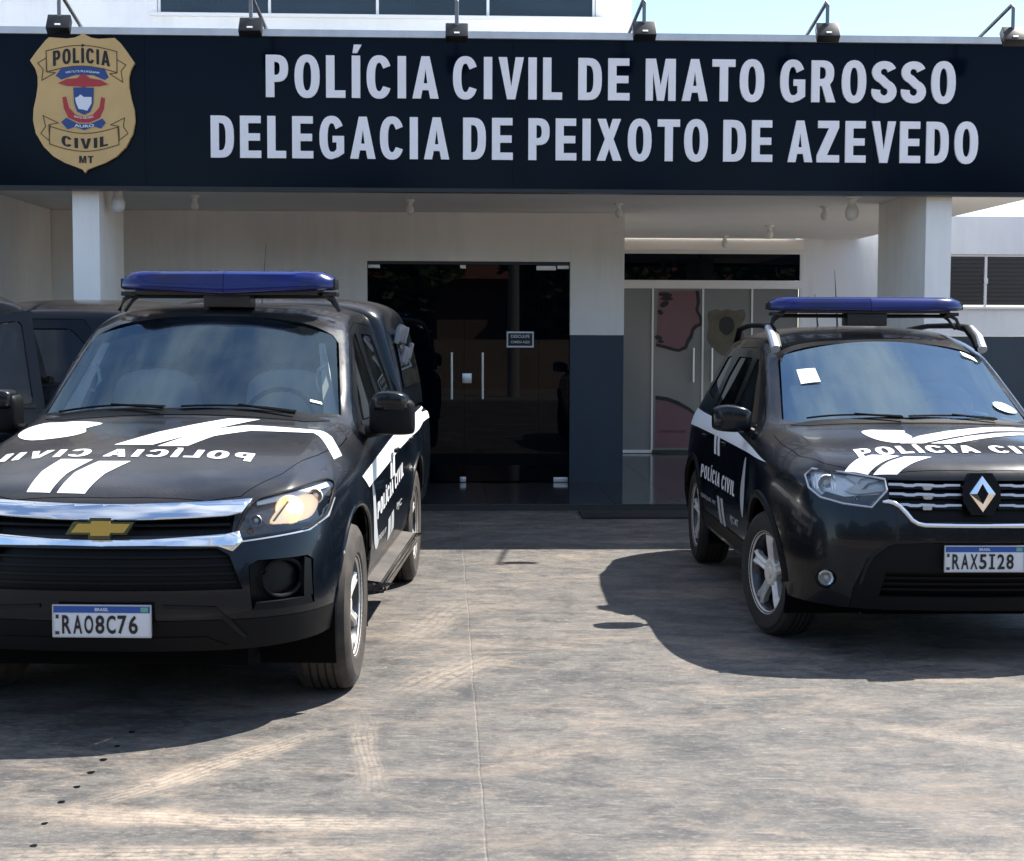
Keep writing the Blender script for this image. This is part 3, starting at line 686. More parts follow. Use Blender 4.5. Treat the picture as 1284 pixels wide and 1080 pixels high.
CL = [(-3.04, 1.25, .85, 'small white ceiling lamp nearest the left column'), (-1.03, 1.55, .85, 'small white ceiling lamp above the black glass door'), (1.02, 1.8, .85, 'small white ceiling lamp near the corner of the entrance wall'),
      (3.10, 1.9, .9, 'small white ceiling lamp just left of the right column'), (3.0, 4.6, 1.0, 'middle white ceiling lamp in the deep recess'), (2.72, 6.4, 1.0, 'rearmost white ceiling lamp before the glazed front'),
      (-3.53, .35, 1.45, 'larger white ceiling lamp beside the left column'), (3.12, .75, 1.45, 'larger white ceiling lamp left of the right column, near the sign')]
for x, y, s, lab in CL:
    f = empty('ceiling_lamp', bp(x + .04 * y + .03, y, 2.953), R(2.2), lab, 'ceiling lamp', 'white ceiling lamps under the canopy')
    bm = bmesh.new(); lathe(bm, [(0, 0), (.052 * s, 0), (.052 * s, -.02 * s), (.03 * s, -.028 * s), (.026 * s, -.06 * s), (0, -.062 * s)], 20, 'z'); fin('socket', bm, M['lamp_white'], f)
    bm = bmesh.new(); lathe(bm, [(.018 * s, -.055 * s), (.034 * s, -.075 * s), (.045 * s, -.105 * s), (.040 * s, -.14 * s), (.022 * s, -.16 * s), (0, -.165 * s)], 20, 'z'); fin('bulb', bm, M['lamp_white'], f)

# ================================================================== vehicles
def make_shell(rows, front, rear, levels=2, crease=(), row_crease=()):
    """half body control cage: rows[j][0..9] from the roof/bonnet centre line down to the sill, front/rear walls
    as rows of 5 points for the four levels under the shoulder; mirrored, subdivided"""
    bm = bmesh.new(); cache = {}
    def V(p, s):
        x = p[0] * s
        key = (round(x, 5), round(p[1], 5), round(p[2], 5))
        if key not in cache: cache[key] = bm.verts.new((x, p[1], p[2]))
        return cache[key]
    cr = bm.edges.layers.float.new('crease_edge')
    def quad(a, b, c, d, s):
        vs = [V(p, s) for p in (a, b, c, d)]
        if len(set(vs)) == 4:
            try: bm.faces.new(vs if s > 0 else list(reversed(vs)))
            except ValueError: pass
    for s in (1, -1):
        for j in range(len(rows) - 1):
            for c in range(9): quad(rows[j][c], rows[j][c + 1], rows[j + 1][c + 1], rows[j + 1][c], s)
        for wallpts, row, flip in ((front, rows[0], True), (rear, rows[-1], False)):
            G = [row[:6]] + [list(wallpts[k]) + [row[6 + k]] for k in range(4)]
            for k in range(4):
                for i in range(5):
                    q = (G[k][i], G[k][i + 1], G[k + 1][i + 1], G[k + 1][i])
                    quad(*(q if not flip else tuple(reversed(q))), s)
    for (j, c0, c1, wgt) in row_crease:
        for s in (1, -1):
            for c in range(c0, c1):
                e = bm.edges.get((V(rows[j][c], s), V(rows[j][c + 1], s)))
                if e: e[cr] = wgt
    for (c, j0, j1, wgt) in crease:
        for s in (1, -1):
            for j in range(j0, j1):
                a, b = V(rows[j][c], s), V(rows[j + 1][c], s)
                e = bm.edges.get((a, b))
                if e: e[cr] = wgt
    bmesh.ops.recalc_face_normals(bm, faces=bm.faces)
    f = max(bm.faces, key=lambda f: f.calc_center_median().z)
    if f.normal.z < 0: bmesh.ops.reverse_faces(bm, faces=bm.faces)
    me = bpy.data.meshes.new('cage'); bm.to_mesh(me); bm.free()
    o = bpy.data.objects.new('cage', me); COL.objects.link(o)
    md = o.modifiers.new('s', 'SUBSURF'); md.levels = levels; md.render_levels = levels; md.boundary_smooth = 'ALL'
    dg = bpy.context.evaluated_depsgraph_get(); dg.update()
    m2 = bpy.data.meshes.new_from_object(o.evaluated_get(dg)); out = bmesh.new(); out.from_mesh(m2)
    bpy.data.objects.remove(o); bpy.data.meshes.remove(m2); bpy.data.meshes.remove(me)
    out.faces.layers.int.new('part'); out.normal_update()
    return out
AX = {'T': lambda c: (c.x, c.y), 'F': lambda c: (c.x, c.z), 'S': lambda c: (c.y, c.z)}
def p3d(axis, p): return {'T': Vector((p[0], p[1], 0)), 'F': Vector((p[0], 0, p[1])), 'S': Vector((0, p[0], p[1]))}[axis]
def cut(bm, poly, axis, test, tag_, gap=.004):
    """cut a convex outline into the shell, tag what is inside, delete a gap round it"""
    if area2(poly) < 0: poly = list(reversed(poly))
    lay = bm.faces.layers.int['part']; uv = AX[axis]
    outer = offset_poly(poly, gap) if gap else poly
    x0, x1 = min(p[0] for p in outer), max(p[0] for p in outer); y0, y1 = min(p[1] for p in outer), max(p[1] for p in outer)
    def near():
        out = []
        for f in bm.faces:
            if not test(f.calc_center_median(), f.normal): continue
            q = [uv(v.co) for v in f.verts]
            if max(a[0] for a in q) < x0 or min(a[0] for a in q) > x1 or max(a[1] for a in q) < y0 or min(a[1] for a in q) > y1: continue
            out.append(f)
        return out
    cand = near()
    for pl in ([outer, poly] if gap else [poly]):
        for i in range(len(pl)):
            a, b = pl[i], pl[(i + 1) % len(pl)]
            d = Vector((b[0] - a[0], b[1] - a[1]))
            if d.length < 1e-6: continue
            geom = set(cand)
            for f in cand: geom.update(f.edges); geom.update(f.verts)
            res = bmesh.ops.bisect_plane(bm, geom=list(geom), plane_co=p3d(axis, a), plane_no=p3d(axis, (d.y, -d.x)).normalized(), dist=1e-5)
            cand = {g for g in res['geom'] if isinstance(g, bmesh.types.BMFace)} | {f for f in cand if f.is_valid}
            pn = p3d(axis, (d.y, -d.x)); pc = p3d(axis, a)
            cand = [f for f in cand if (f.calc_center_median() - pc).dot(pn) <= 1e-7 or pl is outer and gap]
    def inside(q, pl): return all((pl[(i + 1) % len(pl)][0] - pl[i][0]) * (q[1] - pl[i][1]) - (pl[(i + 1) % len(pl)][1] - pl[i][1]) * (q[0] - pl[i][0]) > -1e-7 for i in range(len(pl)))
    dele = []
    for f in (cand if not gap else near()):
        q = uv(f.calc_center_median())
        if inside(q, poly):
            if tag_ == -1: dele.append(f)
            else: f[lay] = tag_
        elif gap and inside(q, outer): dele.append(f)
    bmesh.ops.delete(bm, geom=dele, context='FACES')
def extract(bm, tags, name, m, parent, solid=.016, smooth=38, inward=0.0):
    lay = bm.faces.layers.int['part']; tags = tags if isinstance(tags, (tuple, list)) else (tags,)
    nb = bmesh.new(); mp = {}
    for f in bm.faces:
        if f[lay] not in tags: continue
        vs = []
        for v in f.verts:
            if v not in mp: mp[v] = nb.verts.new(v.co - v.normal * inward)
            vs.append(mp[v])
        try: nb.faces.new(vs)
        except ValueError: pass
    if not nb.faces: nb.free(); print('EMPTY PART', name); return None
    bmesh.ops.dissolve_degenerate(nb, dist=1e-5, edges=nb.edges)
    o = fin(name, nb, m, parent, smooth, normals=False)
    if solid:
        md = o.modifiers.new('solid', 'SOLIDIFY'); md.thickness = solid; md.offset = -1; md.use_even_offset = False
    return o
def patch(name, pts, axis, bvh, off, m, parent, thick=.006, grid=.045, side=1, smooth=35, xf=None, soft=False):
    """a piece that follows the body surface: pts is a 2-D outline or a flat bmesh"""
    if isinstance(pts, bmesh.types.BMesh): bm = pts
    else:
        bm = bmesh.new(); vs = [bm.verts.new((p[0], p[1], 0)) for p in pts]
        for t in tessellate_polygon([[Vector((p[0], p[1], 0)) for p in pts]]):
            try: bm.faces.new([vs[i] for i in t])
            except ValueError: pass
    a, b, c, d = bounds(bm)
    for k in range(1, int((b - a) / grid) + 1):
        bmesh.ops.bisect_plane(bm, geom=bm.faces[:] + bm.edges[:] + bm.verts[:], plane_co=(a + k * (b - a) / (int((b - a) / grid) + 1), 0, 0), plane_no=(1, 0, 0))
    for k in range(1, int((d - c) / grid) + 1):
        bmesh.ops.bisect_plane(bm, geom=bm.faces[:] + bm.edges[:] + bm.verts[:], plane_co=(0, c + k * (d - c) / (int((d - c) / grid) + 1), 0), plane_no=(0, 1, 0))
    dr = {'F': Vector((0, 1, 0)), 'T': Vector((0, 0, -1)), 'S': Vector((-side, 0, 0))}[axis]
    for v in bm.verts:
        u, t = v.co.x, v.co.y
        if xf: u, t = xf(u, t)
        o = {'F': Vector((u, -4, t)), 'T': Vector((u, t, 4)), 'S': Vector((side * 4, u, t))}[axis]
        hit = bvh.ray_cast(o, dr)
        loc = hit[0]
        if loc is None:
            g = {'F': Vector((u, -.8, t)), 'T': Vector((u, t, 1.0)), 'S': Vector((side * .9, u, t))}[axis]
            loc = bvh.find_nearest(g)[0]
        v.co = loc - dr * off
    bm.normal_update()
    tot = sum((f.normal.dot(dr) * f.calc_area() for f in bm.faces))
    if tot > 0: bmesh.ops.reverse_faces(bm, faces=bm.faces)
    o = fin(name, bm, m, parent, smooth, normals=False)
    if soft:
        for e in o.data.edges: e.use_edge_sharp = False
    if thick:
        md = o.modifiers.new('solid', 'SOLIDIFY'); md.thickness = thick; md.offset = -1; md.use_even_offset = False
    return o
def circle(cx, cy, r, n=24, a0=0): return [(cx + r * math.cos(a0 + 2 * math.pi * k / n), cy + r * math.sin(a0 + 2 * math.pi * k / n)) for k in range(n)]

def make_wheel(parent, loc, side, rad, width, rim_r, spokes, tyre_m, steer=0.0, style='six'):
    w_ = empty('wheel', loc, (0 if side > 0 else math.pi) + steer, parent=parent)
    h = width / 2
    bm = bmesh.new()
    prof = [(rim_r - .012, -h * .86), (rim_r + .01, -h * .96), ((rad + rim_r) / 2, -h * 1.0), (rad - .035, -h * .97), (rad - .012, -h * .86), (rad - .002, -h * .66)]
    for k in range(-2, 3):
        t = k * h * .27
        prof += [(rad, t - h * .10), (rad, t + h * .07), (rad - .009, t + h * .085), (rad - .009, t + h * .125)] if k < 2 else [(rad, t - h * .10), (rad, t + h * .08)]
    prof += [(rad - .002, h * .66), (rad - .012, h * .86), (rad - .035, h * .97), ((rad + rim_r) / 2 + .02, h * 1.0), ((rad + rim_r) / 2 + .015, h * 1.015), ((rad + rim_r) / 2, h * 1.0), (rim_r + .01, h * .96), (rim_r - .012, h * .86)]
    lathe(bm, prof, 64); fin('tyre', bm, tyre_m, w_, 25)
    bm = bmesh.new()
    fx = h * .80                                       # outer face of the rim
    lathe(bm, [(rim_r - .03, -h * .8), (rim_r - .012, -h * .86), (rim_r - .03, -h * .5), (rim_r - .045, h * .2), (rim_r - .028, h * .72), (rim_r - .020, h * .80)], 56); fin('rim_barrel', bm, M['lamp_dark'], w_, 35)
    bm = bmesh.new(); lathe(bm, [(rim_r - .022, h * .76), (rim_r - .004, h * .90), (rim_r + .006, h * .93), (rim_r + .006, h * .86)], 56)
    n = spokes
    for k in range(n):
        a = 2 * math.pi * k / n + math.pi / 2
        ca, sa = math.cos(a), math.sin(a); 
        def P(r_, t, x): return Vector((x, r_ * ca - t * sa, r_ * sa + t * ca))
        if style == 'six': secs = [(.045, .030, fx * .82), (.11, .026, fx * .86), (rim_r * .72, .024, fx * .95), (rim_r - .024, .040, fx * .97)]
        else: secs = [(.045, .034, fx * .80), (.10, .030, fx * .88), (rim_r * .70, .034, fx * .98), (rim_r - .022, .052, fx * .98)]
        rings = []
        for (r_, hw, x) in secs:
            rings.append([bm.verts.new(P(r_, -hw, x - .012)), bm.verts.new(P(r_, -hw * .55, x)), bm.verts.new(P(r_, -hw * .12, x - (.004 if style == 'six' else .013))), bm.verts.new(P(r_, hw * .12, x - (.004 if style == 'six' else .013))), bm.verts.new(P(r_, hw * .55, x)), bm.verts.new(P(r_, hw, x - .012)), bm.verts.new(P(r_, hw * .8, x - .045)), bm.verts.new(P(r_, -hw * .8, x - .045))])
        for A, Bq in zip(rings, rings[1:]):
            for q in range(8): bm.faces.new((A[q], A[(q + 1) % 8], Bq[(q + 1) % 8], Bq[q]))
    lathe(bm, [(0, fx * .92), (.030, fx * .92), (.034, fx * .86), (.068, fx * .85), (.078, fx * .76), (.078, fx * .4)], 28)
    for k in range(5):
        a = 2 * math.pi * k / 5 + .3
        lathe(bm, [(0, fx * .83 + .004), (.009, fx * .83 + .003), (.010, fx * .7)], 8, 'x', (0, .053 * math.cos(a), .053 * math.sin(a)))
    fin('rim', bm, M['rim'], w_, 35)
    bm = bmesh.new(); lathe(bm, [(0, -h * .1), (rim_r * .62, -h * .1), (rim_r * .62, h * .05), (0, h * .05)], 36); lathe(bm, [(0, -h * .5), (rim_r - .05, -h * .5)], 30); fin('brake_disc', bm, M['grille'], w_, 30)
    return w_

def plate(parent, s, x, y, z, tilt=0.0):
    p = box('number_plate', (-.2, .2, -.004, .004, -.065, .065), M['plate_white'], parent, .003); p.location = (x, y, z); p.rotation_euler.x = tilt
    box('blue_band', (-.196, .196, -.0062, -.0042, .034, .061), M['plate_blue'], p, smooth=0)
    t = text_bm('BRASIL', 1, .02); fit(t, -.028, .028, .041, .054)
    for v in t.verts: v.co = Vector((v.co.x, -.0068, v.co.y))
    fin('country_name', t, M['plate_white'], p, 0)
    box('flag', (.158, .188, -.0068, -.0063, .038, .057), M['plate_green'], p, smooth=0)
    box('emblem_mark', (-.188, -.176, -.0062, -.0050, .010, .026), M['lamp_dark'], p, smooth=0)
    box('emblem_mark', (-.190, -.174, -.0062, -.0050, -.055, -.042), M['lamp_dark'], p, smooth=0)
    x0 = -.162
    for ch in s:
        t = text_bm(ch, 1, .022); a, b, c, d = bounds(t); wdt = .037 if ch != 'I' else .030
        fit(t, x0 + (.037 - wdt) / 2, x0 + (.037 + wdt) / 2, -.052, .024)
        if ch == 'I':
            t.free(); t = bmesh.new(); cx_ = x0 + .0185
            I_ = [(-.015, -.052), (.015, -.052), (.015, -.042), (.0055, -.042), (.0055, .014), (.015, .014), (.015, .024), (-.015, .024), (-.015, .014), (-.0055, .014), (-.0055, -.042), (-.015, -.042)]
            vs_ = [t.verts.new((cx_ + p_[0], p_[1], 0)) for p_ in I_]
            for tr_ in tessellate_polygon([[Vector((*p_, 0)) for p_ in I_]]): t.faces.new([vs_[i_] for i_ in tr_])
        for v in t.verts: v.co = Vector((v.co.x, -.0068, v.co.y))
        fin('character', t, M['ink'], p, 0); x0 += .0452
    rim = bmesh.new()
    for a in ((-.2005, .2005, -.0075, .004, .0615, .0665), (-.2005, .2005, -.0075, .004, -.0665, -.0615), (-.2012, -.1965, -.0075, .004, -.0612, .0612), (.1965, .2012, -.0075, .004, -.0612, .0612)): bx(rim, *a)
    fin('plate_border', rim, M['satin'], p, 0)
    return p

def light_bar(parent, y, z, half, feet_x, depth=.30, hgt=.085, droop=.02):
    b_ = empty('light_bar', (0, y, z), parent=parent)
    def ring(x):
        t = abs(x) / half; e = 1 - .30 * max(0, (t - .86) / .14) ** 2; sh = max(0, (t - .80) / .20) ** 2
        fw = -depth / 2 - .05 * (1 - t) + .075 * sh; bk = depth / 2 - .03 * t - .075 * sh; h0 = -droop * (1 - t)
        return [(x, fw + .004, h0 + .006), (x, fw, h0 + .018), (x, fw + .008, h0 + hgt * .50), (x, fw + .024, hgt * e * .80), (x, fw + .052, hgt * e * .95), (x, fw + .085, hgt * e), (x, bk - .06, hgt * e), (x, bk - .02, hgt * .85 * e), (x, bk, hgt * .5), (x, bk, h0 + .012), (x, bk - .02, h0), (x, fw + .02, h0)]
    def loft(xa, xb, name, m):
        bm = bmesh.new(); rr = [[bm.verts.new(p) for p in ring(xa + (xb - xa) * k / 10)] for k in range(11)]
        for a, b in zip(rr, rr[1:]):
            for k in range(12): bm.faces.new((a[k], a[(k + 1) % 12], b[(k + 1) % 12], b[k]))
        bm.faces.new(rr[0]); bm.faces.new(list(reversed(rr[-1]))); return fin(name, bm, m, b_, 40)
    for a, b in ((-half, -.0015), (.0015, half)): loft(a, b, 'lens', M['led_blue'])
    for sx in (-1, 1): box('end_cap', tuple(sorted((sx * (half - .004), sx * (half + .012)))) + (-depth * .22, depth * .22, .004, hgt * .60), M['black_metal'], b_, .006)
    bm = bmesh.new(); bx(bm, -half * .86, half * .86, -depth * .38, depth * .40, -.012 - droop * .6, .0, .004); fin('base', bm, M['black_metal'], b_)
    bm = bmesh.new(); bx(bm, -.13, .13, -.10, .06, -.10, -.015, .01); fin('siren_speaker', bm, M['black_metal'], b_)
    for sx in (-1, 1):
        bm = bmesh.new(); x = feet_x * sx
        bx(bm, x - .04, x + .04, -.05, .06, -.035, -.012, .004)
        tube(bm, [(x * .93, -.03, -.02), (x * 1.05, -.03, -.055), (x * 1.10, -.03, -.12)], .012, 8)
        tube(bm, [(x * .90, .04, -.02), (x * 1.00, .04, -.06), (x * 1.08, .04, -.12)], .010, 8)
        fin('bracket', bm, M['black_metal'], b_)
    bm = bmesh.new(); tube(bm, [(-feet_x * 1.02, .02, -.035), (feet_x * 1.02, .02, -.035)], .013, 8); fin('cross_tube', bm, M['black_metal'], b_)
    return b_

def blob(name, secs, m, parent, sub=2):
    """closed body lofted along x through rectangular-ish sections: (x, yc, zc, hy, hz)"""
    bm = bmesh.new(); rr = []
    for (x, yc, zc, hy, hz) in secs:
        rr.append([bm.verts.new((x, yc + a * hy, zc + b * hz)) for a, b in ((-1, -.85), (-1, .85), (-.8, 1), (.85, 1), (1, .85), (1, -.85), (.85, -1), (-.8, -1))])
    for a, b in zip(rr, rr[1:]):
        for k in range(8): bm.faces.new((a[k], a[(k + 1) % 8], b[(k + 1) % 8], b[k]))
    bm.faces.new(rr[0]); bm.faces.new(list(reversed(rr[-1])))
    bmesh.ops.recalc_face_normals(bm, faces=bm.faces)
    o = fin(name, bm, m, parent, 60); md = o.modifiers.new('s', 'SUBSURF'); md.levels = sub; md.render_levels = sub; return o

def interior(parent, sx, ycowl, zdash, yseat, zseat, zroof, light=False, wheel_side=1, hw=.72):
    i_ = empty('interior', (0, 0, 0), parent=parent)
    bm = bmesh.new(); prism(bm, [(ycowl - .05, zdash - .42), (ycowl + .0, zdash - .02), (ycowl + .18, zdash + .005), (ycowl + .40, zdash - .03), (ycowl + .48, zdash - .12), (ycowl + .46, zdash - .42)], 'x', -hw, hw); fin('dashboard', bm, M['dash'], i_, 30)
    bm = bmesh.new(); prism(bm, [(ycowl + .22, zdash + .0), (ycowl + .26, zdash + .055), (ycowl + .42, zdash + .05), (ycowl + .46, zdash - .04)], 'x', wheel_side * .36 - .19, wheel_side * .36 + .19); fin('instrument_hood', bm, M['dash'], i_, 30)
    for s in (-1, 1):
        x = s * .37
        blob('front_seat', [(x - .25, yseat + .10, zseat + .32, .06, .30), (x - .20, yseat + .10, zseat + .36, .09, .36), (x, yseat + .12, zseat + .37, .08, .38), (x + .20, yseat + .10, zseat + .36, .09, .36), (x + .25, yseat + .10, zseat + .32, .06, .30)], M['seat'], i_, 1)
        blob('headrest', [(x - .14, yseat + .17, zseat + .84, .03, .06), (x - .10, yseat + .17, zseat + .85, .05, .09), (x + .10, yseat + .17, zseat + .85, .05, .09), (x + .14, yseat + .17, zseat + .84, .03, .06)], M['seat'], i_, 1)
    blob('rear_bench', [(-.62, yseat + .98, zseat + .34, .08, .34), (0, yseat + 1.0, zseat + .36, .09, .36), (.62, yseat + .98, zseat + .34, .08, .34)], M['seat'], i_, 1)
    bm = bmesh.new(); c = Vector((wheel_side * .36, ycowl + .60, zdash + .02)); pts = []
    for k in range(25):
        a = 2 * math.pi * k / 24; pts.append(c + Vector((.19 * math.cos(a), .19 * math.sin(a) * .42, .19 * math.sin(a) * .9)))
    tube(bm, pts, .013, 8, False); tube(bm, [c + Vector((-.18, 0, 0)), c, c + Vector((.18, 0, 0))], .018, 6); tube(bm, [c, c + Vector((0, -.3, -.12))], .03, 6)
    fin('steering_wheel', bm, M['plastic'], i_)
    box('floor_pan', (-hw, hw, ycowl + .1, yseat + 1.25, .42, .46), M['dark_inner'], i_, smooth=0)
    box('rear_panel', (-hw, hw, yseat + 1.26, yseat + 1.28, .46, zseat + .75), M['dark_inner'], i_, smooth=0)
    return i_

def arches(bm, ys, zc, r, xmin, keep=None):
    for yy in ys:
        for s in (1, -1):
            cut(bm, circle(yy, zc, r, 28, .05), 'S', lambda c, n, s=s: c.x * s > xmin, -1, 0)
def liner(parent, ys, zc, r, x0, x1, m):
    for yy in ys:
        for s in (1, -1):
            bm = bmesh.new(); rr = []
            for x in (x0, x1):
                rr.append([bm.verts.new((s * x, yy + (r + .012) * math.cos(a), zc + (r + .012) * math.sin(a))) for a in [R(-25) + R(230) * k / 20 for k in range(21)]])
            for k in range(20): bm.faces.new((rr[0][k], rr[0][k + 1], rr[1][k + 1], rr[1][k]))
            bm.faces.new(rr[0])
            o = fin('wheel_liner', bm, m, parent, 40)
SHELLS = {}

import numpy as np
def smooth_glass(o):
    """lay a windscreen on one clean double-curved sheet"""
    v = np.array([tuple(q.co) for q in o.data.vertices]); x, y, z = v.T
    A = np.stack([np.ones_like(x), x ** 2, y, y ** 2], 1)
    c, *_ = np.linalg.lstsq(A, z, rcond=None); zz = A @ c
    for q, z_ in zip(o.data.vertices, zz): q.co.z = z_
    o.data.update()

# ------------------------------------------------------------------ double-cab pickup
def pickup_rows():
    r = []
    #        c0                 c1                 c2                 c3                 c4                 c5                c6              c7              c8              c9
    r.append([(0, -.83, .985), (.33, -.81, .987), (.58, -.75, .985), (.715, -.66, .98), (.80, -.55, .965), (.855, -.44, .93), (.885, -.41, .82), (.905, -.40, .68), (.90, -.42, .53), (.87, -.45, .37)])
    r.append([(0, -.60, 1.055), (.32, -.58, 1.062), (.57, -.53, 1.058), (.71, -.46, 1.055), (.815, -.36, 1.01), (.88, -.28, .965), (.915, -.25, .84), (.935, -.24, .69), (.93, -.24, .54), (.90, -.26, .40)])
    r.append([(0, -.20, 1.135), (.32, -.18, 1.150), (.57, -.14, 1.140), (.72, -.08, 1.135), (.84, -.03, 1.075), (.91, 0, 1.01), (.94, 0, .86), (.955, 0, .70), (.95, 0, .54), (.92, 0, .42)])
    r.append([(0, .18, 1.195), (.32, .20, 1.205), (.57, .24, 1.19), (.73, .27, 1.185), (.855, .28, 1.115), (.925, .28, 1.035), (.945, .27, .88), (.955, .26, .70), (.945, .26, .54), (.915, .26, .42)])
    r.append([(0, .43, 1.238), (.33, .45, 1.236), (.58, .50, 1.226), (.79, .56, 1.20), (.865, .55, 1.14), (.925, .52, 1.05), (.935, .5, .90), (.935, .48, .70), (.925, .48, .54), (.90, .48, .42)])
    r.append([(0, .53, 1.29), (.33, .55, 1.285), (.58, .61, 1.272), (.785, .70, 1.245), (.87, .68, 1.15), (.925, .66, 1.06), (.935, .66, .90), (.935, .66, .70), (.925, .66, .54), (.90, .66, .42)])
    r.append([(0, .86, 1.525), (.31, .88, 1.520), (.58, .94, 1.502), (.755, 1.04, 1.468), (.868, .98, 1.16), (.925, .98, 1.065), (.935, .98, .90), (.935, .98, .70), (.925, .98, .54), (.90, .98, .42)])
    r.append([(0, 1.16, 1.725), (.29, 1.18, 1.72), (.56, 1.23, 1.705), (.712, 1.34, 1.665), (.865, 1.3, 1.165), (.925, 1.3, 1.07), (.935, 1.3, .90), (.935, 1.3, .70), (.925, 1.3, .54), (.90, 1.3, .42)])
    r.append([(0, 1.30, 1.785), (.29, 1.32, 1.78), (.55, 1.38, 1.772), (.69, 1.50, 1.725), (.865, 1.5, 1.17), (.925, 1.5, 1.07), (.935, 1.5, .90), (.935, 1.5, .70), (.925, 1.5, .54), (.90, 1.5, .42)])
    for y, dz in ((1.75, .03), (2.15, .035), (2.45, .02), (2.68, .0)):
        r.append([(0, y, 1.80 + dz), (.29, y, 1.795 + dz), (.55, y, 1.785 + dz), (.685, y, 1.74 + dz), (.865, y, 1.18), (.925, y, 1.08), (.935, y, .90), (.935, y, .70), (.925, y, .54), (.90, y, .42)])
    for y, z in ((2.73, 1.15), (3.1, 1.14), (3.6, 1.15), (4.1, 1.15), (4.28, 1.14)):
        e = .02 if 2.9 < y < 3.4 else 0
        r.append([(0, y, z), (.29, y, z), (.49, y, z), (.70, y, z), (.86, y, z), (.925 + e, y, 1.08), (.94 + e, y, .90), (.94 + e, y, .70), (.925 + e, y, .56), (.90, y, .46)])
    front = [[(0, -.92, .85), (.33, -.90, .85), (.59, -.835, .85), (.75, -.72, .84), (.84, -.57, .83)],
             [(0, -.955, .69), (.33, -.935, .69), (.61, -.865, .69), (.78, -.74, .685), (.87, -.57, .68)],
             [(0, -.975, .53), (.33, -.955, .53), (.62, -.885, .53), (.785, -.755, .53), (.87, -.58, .53)],
             [(0, -.92, .35), (.33, -.905, .35), (.60, -.84, .35), (.76, -.72, .36), (.84, -.59, .365)]]
    rear = [[(x, 4.30, z) for x in (0, .29, .49, .70, .86)] for z in (.90, .70, .56, .46)]
    return r, front, rear

